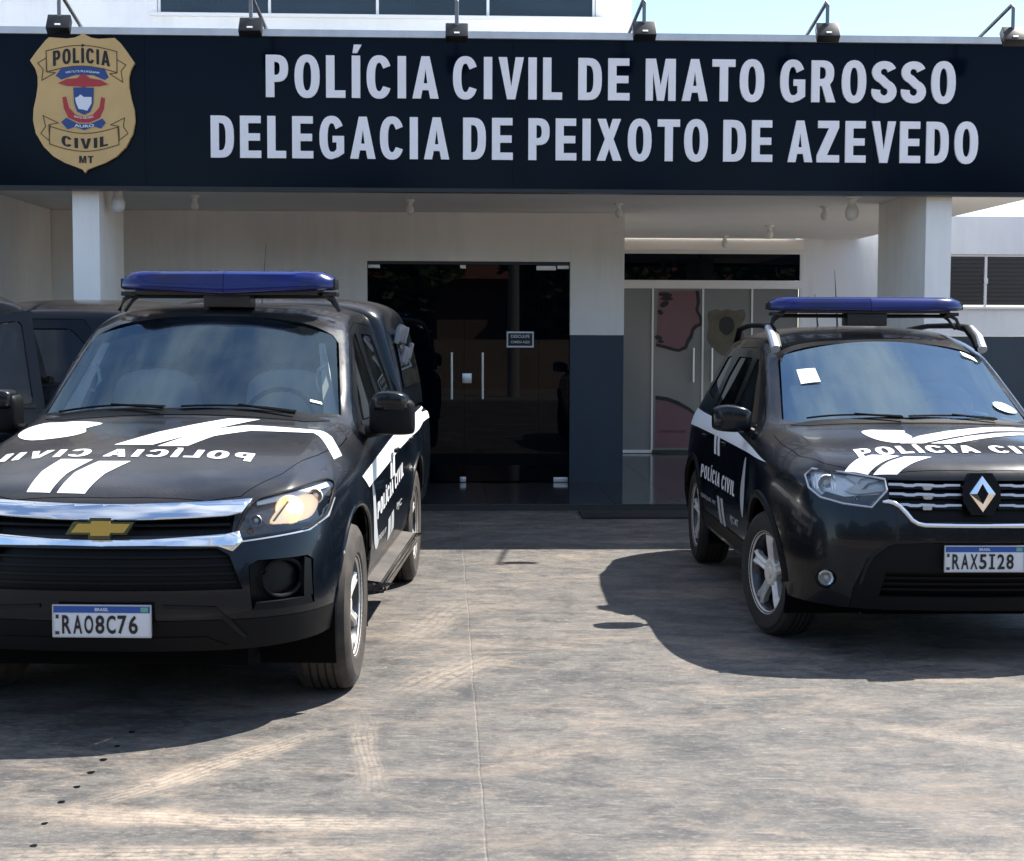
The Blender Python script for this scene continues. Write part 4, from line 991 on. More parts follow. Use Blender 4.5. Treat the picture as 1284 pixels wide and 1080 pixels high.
HLP = [(.515, .800), (.565, .925), (.60, .962), (.72, .985), (.83, 1.008), (.862, .985), (.868, .94), (.855, .868), (.80, .828)]
def build_pickup(name, loc, rz, label, cat, full=True, group=None, door_open=False):
    root = empty(name, loc, rz, label, cat, group)
    rows, front, rear = pickup_rows()
    bm = make_shell(rows, front, rear, 3, crease=((3, 5, 12, .5), (5, 0, 17, .35), (3, 0, 4, .55)), row_crease=((7, 0, 3, .75), (5, 0, 3, .4), (4, 0, 3, .6)))
    bvh = BVHTree.FromBMesh(bm); SHELLS[name] = (bvh, root)
    P, PD = M['paint'], M['paint_dust_sheen']
    up = lambda c, n: n.z > .25
    arches(bm, (0, 3.1), .40, .455, .55)
    # windscreen, bonnet, doors and their glass
    ws = [(0, .505), (.36, .525), (.60, .575), (.70, .645), (.715, .72), (.605, 1.27), (.56, 1.275), (0, 1.185)]
    ws = [(0, .505), (.36, .525), (.63, .575), (.75, .66), (.665, 1.185), (.635, 1.215), (-.635, 1.215), (-.665, 1.185), (-.75, .66), (-.63, .575), (-.36, .525)]
    cut(bm, ws, 'T', lambda c, n: n.z > .3 and c.z > 1.18 and c.y < 1.4, 1, .012)
    hood = [(-.40, -.790), (0, -.805), (.40, -.790), (.53, -.735), (.66, -.50), (.76, -.12), (.82, .20), (.825, .40), (.78, .455), (-.78, .455), (-.825, .40), (-.82, .20), (-.76, -.12), (-.66, -.50), (-.53, -.735)]
    cut(bm, hood, 'T', lambda c, n: n.z > .05 and c.z > .9 and c.y < .6, 2, .0035)
    D1 = [(.52, .45), (.50, .95), (.60, 1.14), (.80, 1.27), (1.37, 1.655), (1.66, 1.715), (1.69, 1.15), (1.66, .45)]
    D2 = [(1.73, .45), (1.72, 1.15), (1.71, 1.715), (2.36, 1.70), (2.50, 1.42), (2.56, 1.12), (2.57, .85), (2.50, .62), (2.42, .45)]
    W1 = round_poly([(.84, 1.21), (1.37, 1.585), (1.44, 1.63), (1.60, 1.65), (1.625, 1.21)], .03)
    W2 = round_poly([(1.77, 1.215), (1.765, 1.65), (2.28, 1.64), (2.41, 1.40), (2.44, 1.22)], .05)
    for s, t in ((1, 10), (-1, 20)):
        ts = lambda c, n, s=s: c.x * s > .5 and n.x * s > .3
        cut(bm, D1, 'S', ts, t + 1, .0035); cut(bm, D2, 'S', ts, t + 2, .0035)
        cut(bm, W1, 'S', ts, t + 3, .006); cut(bm, W2, 'S', ts, t + 4, .006)
    # openings of the face: lamps, grille, fog recess
    fr = lambda c, n: n.y < -.05 and c.y < .1 and c.z < 1.08
    GR = [(-.565, .605), (.565, .605), (.51, .745), (.46, .775), (-.46, .775), (-.51, .745)]
    cut(bm, GR, 'F', fr, -1, 0)
    GU = [(-.515, .826), (-.52, .905), (.52, .905), (.515, .826)]
    cut(bm, GU, 'F', fr, -1, 0)
    for s in (1, -1):
        hl = [(q[0] * s, q[1]) for q in HLP]
        cut(bm, hl, 'F', lambda c, n, s=s: c.x * s > .45 and n.y < .6 and c.y < .05 and c.z < 1.10, -1, 0)
        fg = [(.60 * s, .515), (.585 * s, .70), (.62 * s, .72), (.80 * s, .72), (.82 * s, .70), (.825 * s, .515)]
        cut(bm, fg, 'F', fr, -1, 0)
    # lower valance in bare plastic
    cut(bm, [(-1.1, .2), (-1.1, .48), (1.1, .48), (1.1, .2)], 'F', lambda c, n: c.y < -.38, 5, .003)
    body = extract(bm, 0, 'body', PD, root, .02); bonnet = extract(bm, 2, 'bonnet', PD, root, .02)
    extract(bm, 5, 'lower_valance', M['plastic'], root, .02)
    scr = extract(bm, 1, 'windscreen', M['screen'], root, 0, inward=.004); smooth_glass(scr)
    seal = patch('screen_seal', [(0, .492), (.38, .512), (.64, .562), (.785, .66), (.75, .66), (.62, .590), (.36, .545), (0, .525), (-.36, .545), (-.62, .590), (-.75, .66), (-.785, .66), (-.64, .562), (-.38, .512)], 'T', bvh, .001, M['plastic'], root, .004)
    for s, t in ((1, 10), (-1, 20)):
        d = extract(bm, t + 1, 'front_door', P, root, .02); g_ = extract(bm, t + 3, 'side_window', M['tint'], d, 0, inward=.008)
        d2 = extract(bm, t + 2, 'rear_door', P, root, .02); extract(bm, t + 4, 'side_window', M['tint'], d2, 0, inward=.008)
        for dd, yy in ((d, 1.52), (d2, 2.40)):
            h = blob('door_handle', [(s * .945, yy - .03, 1.0, .09, .014), (s * .965, yy - .03, 1.0, .08, .013), (s * .975, yy - .03, 1.0, .06, .010)], P, dd, 1)
        patch('window_trim', [(.78, 1.185), (1.64, 1.187), (1.64, 1.203), (.80, 1.203)], 'S', bvh, .004, M['plastic'], d, .006, side=s)
        if door_open and s == 1:
            hv = Vector((.90, .54, 0)); ang = R(-60)
            T = Matrix.Translation(hv) @ Matrix.Rotation(ang, 4, 'Z') @ Matrix.Translation(-hv)
            d.matrix_local = T
    # dark structure behind the panels
    bmi = bmesh.new(); bx(bmi, -.80, .80, -.55, .50, .40, .80); fin('engine_bay', bmi, M['dark_inner'], root, 0)
    bmi = bmesh.new(); bx(bmi, -.55, .55, -.7, 4.2, .25, .42); fin('underbody', bmi, M['dark_inner'], root, 0)
    bmi = bmesh.new(); bx(bmi, -.86, .86, 2.8, 4.2, .75, 1.10); fin('load_bed', bmi, M['dark_inner'], root, 0)
    liner(root, (0, 3.1), .40, .455, .55, .885, M['dark_inner'])
    for s in (1, -1):
        make_wheel(root, (s * .80, 0, .385), s, .385, .26, .238, 6, M['tyre_dusty'])
        make_wheel(root, (s * .80, 3.1, .385), s, .385, .26, .238, 6, M['tyre_dusty'])
        for yy in (.44, 3.55):
            f_ = box('mud_flap', (-.12, .12, -.006, .006, -.30, .0), M['plastic'], root, .002); f_.location = (s * .80, yy, .50)
        # arch lips
        for yy in (0, 3.1):
            bmx = bmesh.new(); pts = []
            for k in range(19):
                a = R(8) + R(164) * k / 18; q = Vector((s * 3, yy + .462 * math.cos(a), .40 + .462 * math.sin(a)))
                h_ = bvh.ray_cast(q, Vector((-s, 0, 0))); pts.append((h_[0] if h_[0] else Vector((s * .93, q.y, q.z))))
            tube(bmx, [p - Vector((s * .004, 0, 0)) for p in pts], .012, 8); fin('arch_lip', bmx, P, root)
        # running board
        bmx = bmesh.new(); prism(bmx, [(s * .84, .425), (s * .985, .405), (s * 1.005, .39), (s * 1.0, .35), (s * .86, .355)], 'y', .52, 2.45)
        bmesh.ops.bevel(bmx, geom=bmx.edges[:], offset=.012, segments=2, affect='EDGES'); fin('running_board', bmx, M['step'], root)
        # mirrors
        mr = blob('door_mirror', [(s * 0.895, .72, 1.235, .065, .085), (s * 0.935, .715, 1.245, .085, .105), (s * 1.055, .71, 1.24, .085, .105), (s * 1.120, .725, 1.225, .065, .085), (s * 1.130, .73, 1.22, .05, .07)], M['plastic'], root, 2)
        cp = blob('mirror_cap', [(s * 0.915, .70, 1.30, .07, .045), (s * 0.955, .695, 1.315, .085, .05), (s * 1.055, .695, 1.312, .085, .05), (s * 1.110, .71, 1.295, .06, .04)], PD, mr, 2)
        bmx = bmesh.new(); tube(bmx, [(s * .88, .72, 1.15), (s * .96, .715, 1.165), (s * 0.945, .71, 1.19)], [.035, .032, .03], 10); fin('mirror_arm', bmx, M['plastic'], mr)
        bmx = bmesh.new(); bx(bmx, *(sorted((s * 0.925, s * 1.105))), .797, .802, 1.16, 1.31); fin('mirror_glass', bmx, M['chrome'], mr, 0)
        # roof drip rails
        patch('roof_channel', [(.615 * s, 1.30), (.645 * s, 1.30), (.635 * s, 2.6), (.605 * s, 2.6)], 'T', bvh, -.001, M['plastic'], root, .004)
    # canopy over the load bed
    cap_secs = []
    for y, zt, w_, sh in ((2.74, 1.80, .60, .70), (2.78, 1.865, .66, .74), (3.0, 1.90, .68, .76), (3.6, 1.91, .68, .76), (4.1, 1.89, .68, .75), (4.24, 1.86, .66, .74), (4.30, 1.72, .62, .70)):
        cap_secs.append([(x, y, z) for x, z in ((-.875, 1.155), (-.865, 1.30), (-sh - .02, zt - .20), (-sh + .02, zt - .08), (-w_ + .08, zt - .022), (-.3, zt), (.3, zt), (w_ - .08, zt - .022), (sh - .02, zt - .08), (sh + .02, zt - .20), (.865, 1.30), (.875, 1.155))])
    cb = bmesh.new(); rr = [[cb.verts.new(p) for p in sec] for sec in cap_secs]
    for a, b in zip(rr, rr[1:]):
        for k in range(11): cb.faces.new((a[k], a[k + 1], b[k + 1], b[k]))
    cb.faces.new(rr[0]); cb.faces.new(list(reversed(rr[-1])))
    cap = fin('canopy_shell', cb, PD, root, 60); md = cap.modifiers.new('s', 'SUBSURF'); md.levels = 2; md.render_levels = 2
    for s in (1, -1):
        bmx = bmesh.new(); prism(bmx, [(2.92, 1.30), (2.98, 1.66), (4.05, 1.66), (4.10, 1.30)], 'x', 0, .004)
        for v in bmx.verts: v.co.x = s * (.868 - (v.co.z - 1.30) * .20 + v.co.x)
        fin('canopy_window', bmx, M['tint'], cap, 0)
        if full and s == 1:
            for (yy, zz) in ((2.98, 1.66), (3.12, 1.675), (3.28, 1.67), (3.50, 1.66), (3.14, 1.53), (3.30, 1.52), (3.62, 1.55)):
                bmx = bmesh.new(); bx(bmx, 0, .035, -.022, .022, -.075, .045, .010)
                o = fin('vent_hook', bmx, M['lamp_mid'], cap); o.location = (s * (.875 - (zz - 1.30) * .20), yy, zz); o.rotation_euler = (R(-14), R(12), 0)
    if full: light_bar(root, 1.42, 1.895, .585, .56, hgt=.10, droop=.03).location.x = .04
    if full:
        bmx = bmesh.new(); tube(bmx, [(.02, 2.45, 1.83), (.035, 2.52, 2.22)], [.004, .0015], 6); fin('antenna', bmx, M['black_metal'], root)
    interior(root, 1, .52, 1.16, 1.30, .72, 1.7, wheel_side=1)
    return root, bvh

PK, pk = build_pickup('police_pickup', (-1.645, 7.05, 0), R(-1.4), 'black police pickup with gold front emblem, chrome grille bars and blue roof light bar', 'pickup truck')

# ------------------------------------------------------------------ compact SUV
def suv_rows():
    r = []
    S_ = lambda y, dx=0: [(.885 + dx, y, .80), (.90 + dx, y, .64), (.895 + dx, y, .46), (.86, y, .31)]
    r.append([(0, -.74, .985), (.32, -.725, .985), (.56, -.675, .98), (.69, -.60, .965), (.775, -.50, .94), (.83, -.39, .895), (.86, -.365, .79), (.875, -.36, .64), (.87, -.375, .46), (.84, -.40, .29)])
    r.append([(0, -.55, 1.045), (.31, -.535, 1.05), (.55, -.49, 1.042), (.69, -.42, 1.036), (.80, -.33, .985), (.865, -.25, .93), (.895, -.22, .81), (.915, -.21, .65), (.905, -.22, .47), (.87, -.24, .31)])
    r.append([(0, -.22, 1.095), (.31, -.21, 1.105), (.55, -.17, 1.088), (.69, -.12, 1.082), (.82, -.05, 1.03), (.885, 0, .95), (.915, 0, .83), (.93, 0, .65), (.92, 0, .47), (.88, 0, .33)])
    r.append([(0, .10, 1.125), (.31, .12, 1.135), (.55, .16, 1.118), (.69, .22, 1.115), (.825, .26, 1.055), (.885, .27, .97), (.90, .27, .83), (.90, .27, .65), (.89, .27, .47), (.86, .27, .32)])
    r.append([(0, .38, 1.145), (.33, .40, 1.143), (.57, .45, 1.133), (.725, .52, 1.118), (.82, .52, 1.07), (.875, .50, .98)] + S_(.48, -.01))
    r.append([(0, .47, 1.185), (.33, .49, 1.182), (.575, .55, 1.172), (.725, .65, 1.152), (.82, .66, 1.08), (.875, .65, .985)] + S_(.65, -.01))
    r.append([(0, .82, 1.405), (.31, .84, 1.40), (.54, .91, 1.385), (.695, 1.01, 1.355), (.82, .95, 1.09), (.875, .95, .99)] + S_(.95, -.01))
    r.append([(0, 1.10, 1.575), (.30, 1.12, 1.57), (.53, 1.18, 1.552), (.66, 1.30, 1.515), (.82, 1.25, 1.10), (.875, 1.25, .995)] + S_(1.25, -.01))
    r.append([(0, 1.22, 1.625), (.30, 1.24, 1.62), (.525, 1.30, 1.604), (.648, 1.44, 1.565), (.82, 1.45, 1.105), (.875, 1.45, 1.0)] + S_(1.45, -.01))
    for y, dz, dx in ((1.65, .035, 0), (2.05, .045, 0), (2.50, .035, -.01), (2.90, .005, -.02), (3.15, -.03, -.035)):
        r.append([(0, y, 1.675 + dz), (.30, y, 1.67 + dz), (.515 + dx, y, 1.645 + dz), (.635 + dx, y, 1.58 + dz), (.815 + dx * .6, y, 1.13), (.875 + dx * .4, y, 1.01)] + S_(y, .01 if 2.2 < y < 3.1 else -.01))
    r.append([(0, 3.34, 1.28), (.30, 3.34, 1.28), (.48, 3.32, 1.27), (.62, 3.30, 1.25), (.76, 3.26, 1.13), (.82, 3.22, 1.0), (.845, 3.22, .80), (.86, 3.24, .64), (.855, 3.28, .46), (.82, 3.26, .34)])
    front = [[(0, -.79, .86), (.32, -.78, .86), (.57, -.73, .855), (.715, -.64, .845), (.805, -.51, .83)],
             [(0, -.825, .69), (.32, -.815, .69), (.58, -.765, .69), (.735, -.665, .68), (.83, -.52, .67)],
             [(0, -.84, .48), (.32, -.83, .48), (.58, -.78, .48), (.735, -.68, .48), (.825, -.53, .475)],
             [(0, -.79, .27), (.32, -.78, .27), (.56, -.735, .27), (.71, -.645, .28), (.80, -.53, .285)]]
    K = 1.07
    r = [[(p[0] * K, p[1], p[2]) for p in q] for q in r]
    front = [[(p[0] * K, p[1], p[2]) for p in q] for q in front]
    rear = [[(x * K, 3.42, z) for x in (0, .30, .48, .62, .76)] for z in (.80, .64, .46, .34)]
    return r, front, rear

HLS = [(.462, .875), (.468, .928), (.65, .955), (.79, .962), (.822, .93), (.815, .87), (.77, .828), (.67, .803), (.54, .790)]
def build_suv(name, loc, rz, label, cat, full=True, rz_steer=0.0):
    root = empty(name, loc, rz, label, cat)
    rows, front, rear = suv_rows()
    bm = make_shell(rows, front, rear, 3, crease=((3, 5, 13, .5), (5, 0, 13, .3), (3, 0, 4, .6)), row_crease=((7, 0, 3, .75), (5, 0, 3, .4), (4, 0, 3, .6)))
    bvh = BVHTree.FromBMesh(bm); SHELLS[name] = (bvh, root)
    P, PD = M['paint'], M['paint_dust_sheen']
    KX = lambda pts, k=1.047: [(p[0] * k, p[1]) for p in pts]
    arches(bm, (0, 2.67), .36, .405, .50)
    ws = [(0, .445), (.36, .465), (.60, .52), (.685, .61), (.605, 1.17), (.57, 1.195), (-.57, 1.195), (-.605, 1.17), (-.685, .61), (-.60, .52), (-.36, .465)]
    cut(bm, KX(ws), 'T', lambda c, n: n.z > .3 and c.z > 1.10 and c.y < 1.4, 1, .010)
    hood = [(-.40, -.70), (0, -.715), (.40, -.70), (.58, -.645), (.70, -.52), (.775, -.30), (.80, .05), (.79, .33), (.74, .39), (-.74, .39), (-.79, .33), (-.80, .05), (-.775, -.30), (-.70, -.52), (-.58, -.645)]
    cut(bm, KX(hood), 'T', lambda c, n: n.z > .05 and c.z > .9 and c.y < .6, 2, .0035)
    D1 = [(.47, .36), (.47, .90), (.55, 1.07), (.78, 1.19), (1.30, 1.50), (1.52, 1.565), (1.55, 1.1), (1.52, .36)]
    D2 = [(1.58, .36), (1.59, 1.1), (1.57, 1.57), (2.22, 1.565), (2.36, 1.40), (2.42, 1.10), (2.36, .80), (2.22, .55), (2.10, .36)]
    W1 = round_poly([(.80, 1.125), (1.29, 1.44), (1.37, 1.485), (1.47, 1.50), (1.49, 1.135)], .03)
    W2 = round_poly([(1.63, 1.14), (1.62, 1.50), (2.14, 1.50), (2.28, 1.36), (2.30, 1.15)], .04)
    W3 = round_poly([(2.50, 1.20), (2.46, 1.50), (2.72, 1.49), (2.92, 1.24)], .05)
    for s, t in ((1, 10), (-1, 20)):
        ts = lambda c, n, s=s: c.x * s > .5 and n.x * s > .3
        cut(bm, D1, 'S', ts, t + 1, .0035); cut(bm, D2, 'S', ts, t + 2, .0035)
        cut(bm, W1, 'S', ts, t + 3, .006); cut(bm, W2, 'S', ts, t + 4, .006); cut(bm, W3, 'S', ts, t + 5, .006)
    fr = lambda c, n: n.y < -.05 and c.y < .1 and c.z < 1.06
    GR = [(-.455, .83), (-.455, .925), (.455, .925), (.455, .83), (.33, .722), (-.33, .722)]
    cut(bm, GR, 'F', fr, -1, 0)
    for s in (1, -1):
        hl = [(q[0] * s, q[1]) for q in HLS]
        cut(bm, hl, 'F', lambda c, n, s=s: c.x * s > .4 and n.y < .6 and c.y < -.05 and c.z < 1.0, -1, 0)
        cut(bm, circle(.745 * s, .42, .045, 16), 'F', fr, -1, 0)
    cut(bm, [(-.50, .34), (-.47, .47), (.47, .47), (.50, .34)], 'F', fr, -1, 0)
    cut(bm, [(-.64, .2), (-.62, .38), (-.56, .53), (-.44, .615), (.44, .615), (.56, .53), (.62, .38), (.64, .2)], 'F', lambda c, n: c.y < -.33, 5, .003)
    body = extract(bm, 0, 'body', PD, root, .02); bonnet = extract(bm, 2, 'bonnet', PD, root, .02)
    extract(bm, 5, 'lower_bumper', M['plastic'], root, .02)
    smooth_glass(extract(bm, 1, 'windscreen', M['screen_light'], root, 0, inward=.004))
    for s, t in ((1, 10), (-1, 20)):
        d = extract(bm, t + 1, 'front_door', P, root, .02); extract(bm, t + 3, 'side_window', M['tint'], d, 0, inward=.008)
        d2 = extract(bm, t + 2, 'rear_door', P, root, .02); extract(bm, t + 4, 'side_window', M['tint'], d2, 0, inward=.008)
        extract(bm, t + 5, 'quarter_window', M['tint'], root, 0, inward=.008)
        for dd, yy in ((d, 1.38), (d2, 2.20)):
            blob('door_handle', [(s * 0.933, yy, .955, .09, .014), (s * 0.953, yy, .955, .08, .013), (s * 0.963, yy, .955, .06, .010)], P, dd, 1)
        patch('sill_cladding', [(.42, .34), (2.20, .34), (2.24, .43), (.40, .43)], 'S', bvh, .008, M['plastic'], root, .012, side=s)
        patch('window_trim', [(.74, 1.105), (2.34, 1.118), (2.34, 1.130), (.76, 1.118)], 'S', bvh, .005, M['plastic'], root, .006, side=s)
        for yy in (0, 2.67):
            bmx = bmesh.new(); pts = []
            for k in range(23):
                a = R(0) + R(180) * k / 22; q = Vector((s * 3, yy + .418 * math.cos(a), .36 + .418 * math.sin(a)))
                h_ = bvh.ray_cast(q, Vector((-s, 0, 0))); pts.append((h_[0] if h_[0] else Vector((s * .88, q.y, q.z))))
            tube(bmx, [p - Vector((s * .010, 0, 0)) for p in pts], .026, 8); fin('arch_cladding', bmx, M['plastic'], root)
        make_wheel(root, (s * .835, 0, .345), s, .345, .225, .232, 5, M['tyre'], steer=rz_steer, style='five')
        make_wheel(root, (s * .835, 2.67, .345), s, .345, .225, .232, 5, M['tyre'], style='five')
        mr = blob('door_mirror', [(s * 0.890, .70, 1.14, .055, .055), (s * 0.930, .69, 1.15, .075, .075), (s * 1.040, .69, 1.16, .08, .085), (s * 1.110, .71, 1.155, .06, .07), (s * 1.125, .72, 1.15, .04, .05)], PD, root, 2)
        bmx = bmesh.new(); tube(bmx, [(s * 0.890, .68, 1.05), (s * 0.890, .68, 1.075), (s * 0.970, .69, 1.11)], [.03, .028, .025], 10); fin('mirror_foot', bmx, M['plastic'], mr)
        bmx = bmesh.new(); bx(bmx, *(sorted((s * 0.940, s * 1.100))), .766, .771, 1.095, 1.215); fin('mirror_glass', bmx, M['chrome'], mr, 0)
        # roof rails
        bmx = bmesh.new(); pts = [(s * .64, 1.22, 1.57), (s * .64, 1.30, 1.635), (s * .64, 1.46, 1.70), (s * .635, 1.75, 1.72), (s * .63, 2.3, 1.72), (s * .62, 2.75, 1.695), (s * .61, 2.95, 1.60)]
        tube(bmx, pts, [.026, .028, .026, .020, .018, .018, .02], 10)
        for v in bmx.verts: v.co.x = s * .635 + (v.co.x - s * .635) * 1.25
        fin('roof_rail', bmx, M['plastic'], root)
        bmx = bmesh.new(); tube(bmx, [(s * .655, 1.20, 1.565), (s * .657, 1.30, 1.64), (s * .657, 1.45, 1.70)], [.030, .031, .024], 10); fin('rail_foot', bmx, M['satin'], root)
    bmi = bmesh.new(); bx(bmi, -.72, .72, -.45, .45, .38, .80); fin('engine_bay', bmi, M['dark_inner'], root, 0)
    bmi = bmesh.new(); bx(bmi, -.52, .52, -.55, 3.2, .21, .38); fin('underbody', bmi, M['dark_inner'], root, 0)
    liner(root, (0, 2.67), .36, .405, .50, .90, M['dark_inner'])
    if full:
        light_bar(root, 1.55, 1.815, .62, .57, droop=.008).location.x = -.015
        for x, h in ((-.10, .25), (.04, .42)):
            bmx = bmesh.new(); tube(bmx, [(x, 2.5, 1.66), (x, 2.5, 1.70), (x - .02, 2.53, 1.70 + h)], [.014, .008, .0015], 6); fin('antenna', bmx, M['black_metal'], root)
    interior(root, 1, .47, 1.08, 1.15, .62, 1.5, wheel_side=1, hw=.68)
    return root, bvh
DU, du = build_suv('police_suv', (2.335, 8.35, 0), R(1.2), 'black police SUV with silver diamond emblem, roof rails and blue roof light bar', 'SUV', rz_steer=R(13))

# ------------------------------------------------------------------ unmarked vehicles (plain copies taken before the markings go on)
def copy_tree(o, parent=None, skip=()):
    c = o.copy(); COL.objects.link(c)
    if parent is not None: c.parent = parent
    for ch in list(o.children):
        if ch.name.split('.')[0] in skip: continue
        copy_tree(ch, c, skip)
    return c
NB = copy_tree(PK, None, ('light_bar', 'antenna')); NB.name = 'dark_pickup'
NB.location = (-4.57, 7.3, 0); NB.rotation_euler = (0, 0, R(-1.0)); NB.scale = (1.04, 1.04, 1.04)
tag(NB, 'dark pickup at the left edge of the photo with its door standing open', 'pickup truck')
for ch in list(NB.children):
    if ch.name.startswith('front_door') and sum(c[0] for c in ch.bound_box) > 0:
        hv = Vector((.90, .54, 0))
        ch.matrix_local = Matrix.Translation(hv) @ Matrix.Rotation(R(-58), 4, 'Z') @ Matrix.Translation(-hv)
BG = copy_tree(DU, None, ('light_bar', 'antenna', 'roof_rail')); BG.name = 'parked_suv'
BG.location = (-5.75, 12.35, 0); BG.rotation_euler = (0, 0, R(-90)); BG.scale = (1.12, 1.12, 1.12)
tag(BG, 'dark SUV with tinted glass parked crossways behind the police pickup', 'SUV')

# ------------------------------------------------------------------ details of the pickup
def inset(pts, k, c=None):
    cx = sum(p[0] for p in pts) / len(pts); cz = sum(p[1] for p in pts) / len(pts)
    return [(cx + (p[0] - cx) * k, cz + (p[1] - cz) * k) for p in pts]
def sgn(pts, s): return [(p[0] * s, p[1]) for p in pts]
def sym(pts): return pts + [(-p[0], p[1]) for p in reversed(pts)]
def dec2d(word, x0, x1, y0, y1, flip=False):
    bm = word_bm(word); fit(bm, x0, x1, y0, y1)
    if flip:
        for v in bm.verts: v.co.x = x0 + x1 - v.co.x
        bmesh.ops.reverse_faces(bm, faces=bm.faces)
    return bm
r = PK
patch('grille_backing', sym([(-.58, .592), (-.53, .918)]), 'F', pk, -.075, M['grille'], r, .004)
for z in (.63, .665, .70, .735):
    patch('grille_slat', [(-.53, z - .005), (.53, z - .005), (.53, z + .005), (-.53, z + .005)], 'F', pk, -.045, M['grille'], r, .018)
patch('grille_slat', [(-.50, .858), (.50, .858), (.50, .868), (-.50, .868)], 'F', pk, -.035, M['grille'], r, .018)
patch('chrome_bar', sym([(-.580, .966), (-.50, .962), (-.30, .955), (-.12, .950), (0, .949)]) [:5] + [(.12, .950), (.30, .955), (.50, .962), (.580, .966), (.548, .915), (.50, .905), (.2, .893), (0, .890), (-.2, .893), (-.50, .905), (-.548, .915)], 'F', pk, .014, M['chrome'], r, .026, grid=.03, soft=True)
patch('chrome_bar', [(-.545, .842), (-.50, .832), (-.2, .814), (0, .811), (.2, .814), (.50, .832), (.545, .842), (.562, .800), (.525, .762), (.465, .784), (.2, .790), (0, .788), (-.2, .790), (-.465, .784), (-.525, .762), (-.562, .800)], 'F', pk, .014, M['chrome'], r, .026, grid=.03, soft=True)
EM = [(-.140, -.026), (-.108, .026), (-.047, .026), (-.040, .042), (.046, .042), (.047, .026), (.140, .026), (.110, -.026), (.047, -.026), (.040, -.045), (-.046, -.045), (-.047, -.026)]
em = empty('front_emblem', (0, -.945, .862), parent=r); em.rotation_euler.x = R(-6)
bm = bmesh.new(); prism(bm, EM, 'y', -.008, .03); fin('emblem_frame', bm, M['chrome'], em, 0)
bm = bmesh.new(); prism(bm, [(x * .85 + .003, z * .68) for x, z in EM], 'y', -.013, -.006); fin('emblem_face', bm, M['bowtie'], em, 0)
for s in (1, -1):
    hl = empty('headlamp', (0, 0, 0), parent=r)
    P_ = sgn(HLP, s)
    patch('bucket', inset(P_, .99), 'F', pk, -.07, M['lamp_mid'], hl, .004, grid=.03)
    patch('bezel', sgn([(.52, .80), (.57, .925), (.60, .965), (.625, .955), (.60, .90), (.64, .855), (.80, .85), (.80, .828), (.60, .81)], s), 'F', pk, -.035, M['lamp_dark'], hl, .02, grid=.03)
    for (cx, cz, rr_, mm) in ((.725, .912, .062, 'lamp_sun_glint' if s == 1 else 'lamp_inner'), (.805, .950, .034, 'lamp_inner'), (.60, .875, .026, 'lamp_inner'), (.585, .838, .014, 'lamp_amber')):
        h0 = pk.ray_cast(Vector((cx * s, -4, cz)), Vector((0, 1, 0)))[0]
        bm = bmesh.new(); lathe(bm, [(rr_, -.015), (rr_ * .92, -.02), (rr_ * .75, .018), (rr_ * .35, .032), (0, .036)], 24, 'y', (cx * s, h0.y + (.012 if mm == 'lamp_sun_glint' else .035), cz))
        if mm == 'lamp_sun_glint':
            patch('sun_glint_patch', smooth_poly([(.655, .862), (.72, .858), (.79, .866), (.815, .90), (.812, .94), (.775, .962), (.71, .945), (.675, .91)], 3), 'F', pk, -.030, M['lamp_sun_sheen'], hl, .01, grid=.02)  # warm emissive patch standing in for sun caught in the lamp
            patch('reflector_rib', [(.665, .872), (.672, .868), (.722, .948), (.714, .950)], 'F', pk, -.022, M['lamp_mid'], hl, .012, grid=.03)
        fin('reflector', bm, M['lamp_sun_sheen' if mm == 'lamp_sun_glint' else 'lamp_inner' if mm != 'lamp_amber' else 'lamp_amber'], hl, 60)
        bm = bmesh.new(); bmesh.ops.create_uvsphere(bm, u_segments=14, v_segments=10, radius=rr_ * (.36 if mm == 'lamp_sun_glint' else .42)); bmesh.ops.translate(bm, verts=bm.verts, vec=(cx * s, h0.y + .030, cz))
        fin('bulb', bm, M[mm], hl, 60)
    patch('lamp_strip', sgn([(.595, .950), (.70, .972), (.83, .995), (.845, .978), (.72, .957), (.60, .935)], s), 'F', pk, -.012, M['lamp_inner'], hl, .006, grid=.03)
    patch('lens', inset(P_, .995), 'F', pk, .001, M['lens'], hl, 0, grid=.025)
    patch('lens_edge', sgn([(.515, .797), (.80, .825), (.857, .866), (.868, .93), (.873, .93), (.862, .860), (.803, .819), (.514, .791)], s), 'F', pk, .003, M['satin'], hl, .008, grid=.03)
    bm = bmesh.new(); pts = []; q_ = round_poly(HLP, .015, 2)
    for (x, z) in q_ + [q_[0]]:
        h0 = pk.ray_cast(Vector((x * s, -4, z)), Vector((0, 1, 0)))[0]; pts.append((h0 if h0 else pk.find_nearest(Vector((x * s, -.3, z)))[0]) + Vector((0, -.002, .002)))
    tube(bm, pts, .006, 6, False); fin('lamp_seal', bm, M['plastic'], hl)
    fg = empty('fog_recess', (0, 0, 0), parent=r)
    patch('backing', sgn([(.585, .50), (.57, .735), (.83, .735), (.84, .50)], s), 'F', pk, -.085, M['grille'], fg, .004)
    c_ = [(.705 + .072 * math.cos(a), .635 + .078 * math.sin(a)) for a in [k * math.pi / 14 for k in range(28)]]
    bm = bmesh.new(); tube(bm, [(Vector((x * s, pk.ray_cast(Vector((x * s, -4, z)), Vector((0, 1, 0)))[0].y + .045, z))) for x, z in c_ + c_[:1]], .010, 8, False); fin('ring', bm, M['plastic'], fg)
    patch('lower_lip', sgn([(.60, .515), (.82, .515), (.815, .548), (.62, .545)], s), 'F', pk, .004, M['plastic'], fg, .02)
    patch('side_trim', sgn([(.79, .55), (.82, .55), (.812, .70), (.79, .715)], s), 'F', pk, -.004, M['plastic'], fg, .03)
    patch('bumper_ridge', sgn([(.25, .536), (.45, .522), (.50, .47), (.565, .40), (.58, .405), (.515, .485), (.46, .538), (.25, .550)], s), 'F', pk, .010, M['paint'], r, .02, grid=.03)
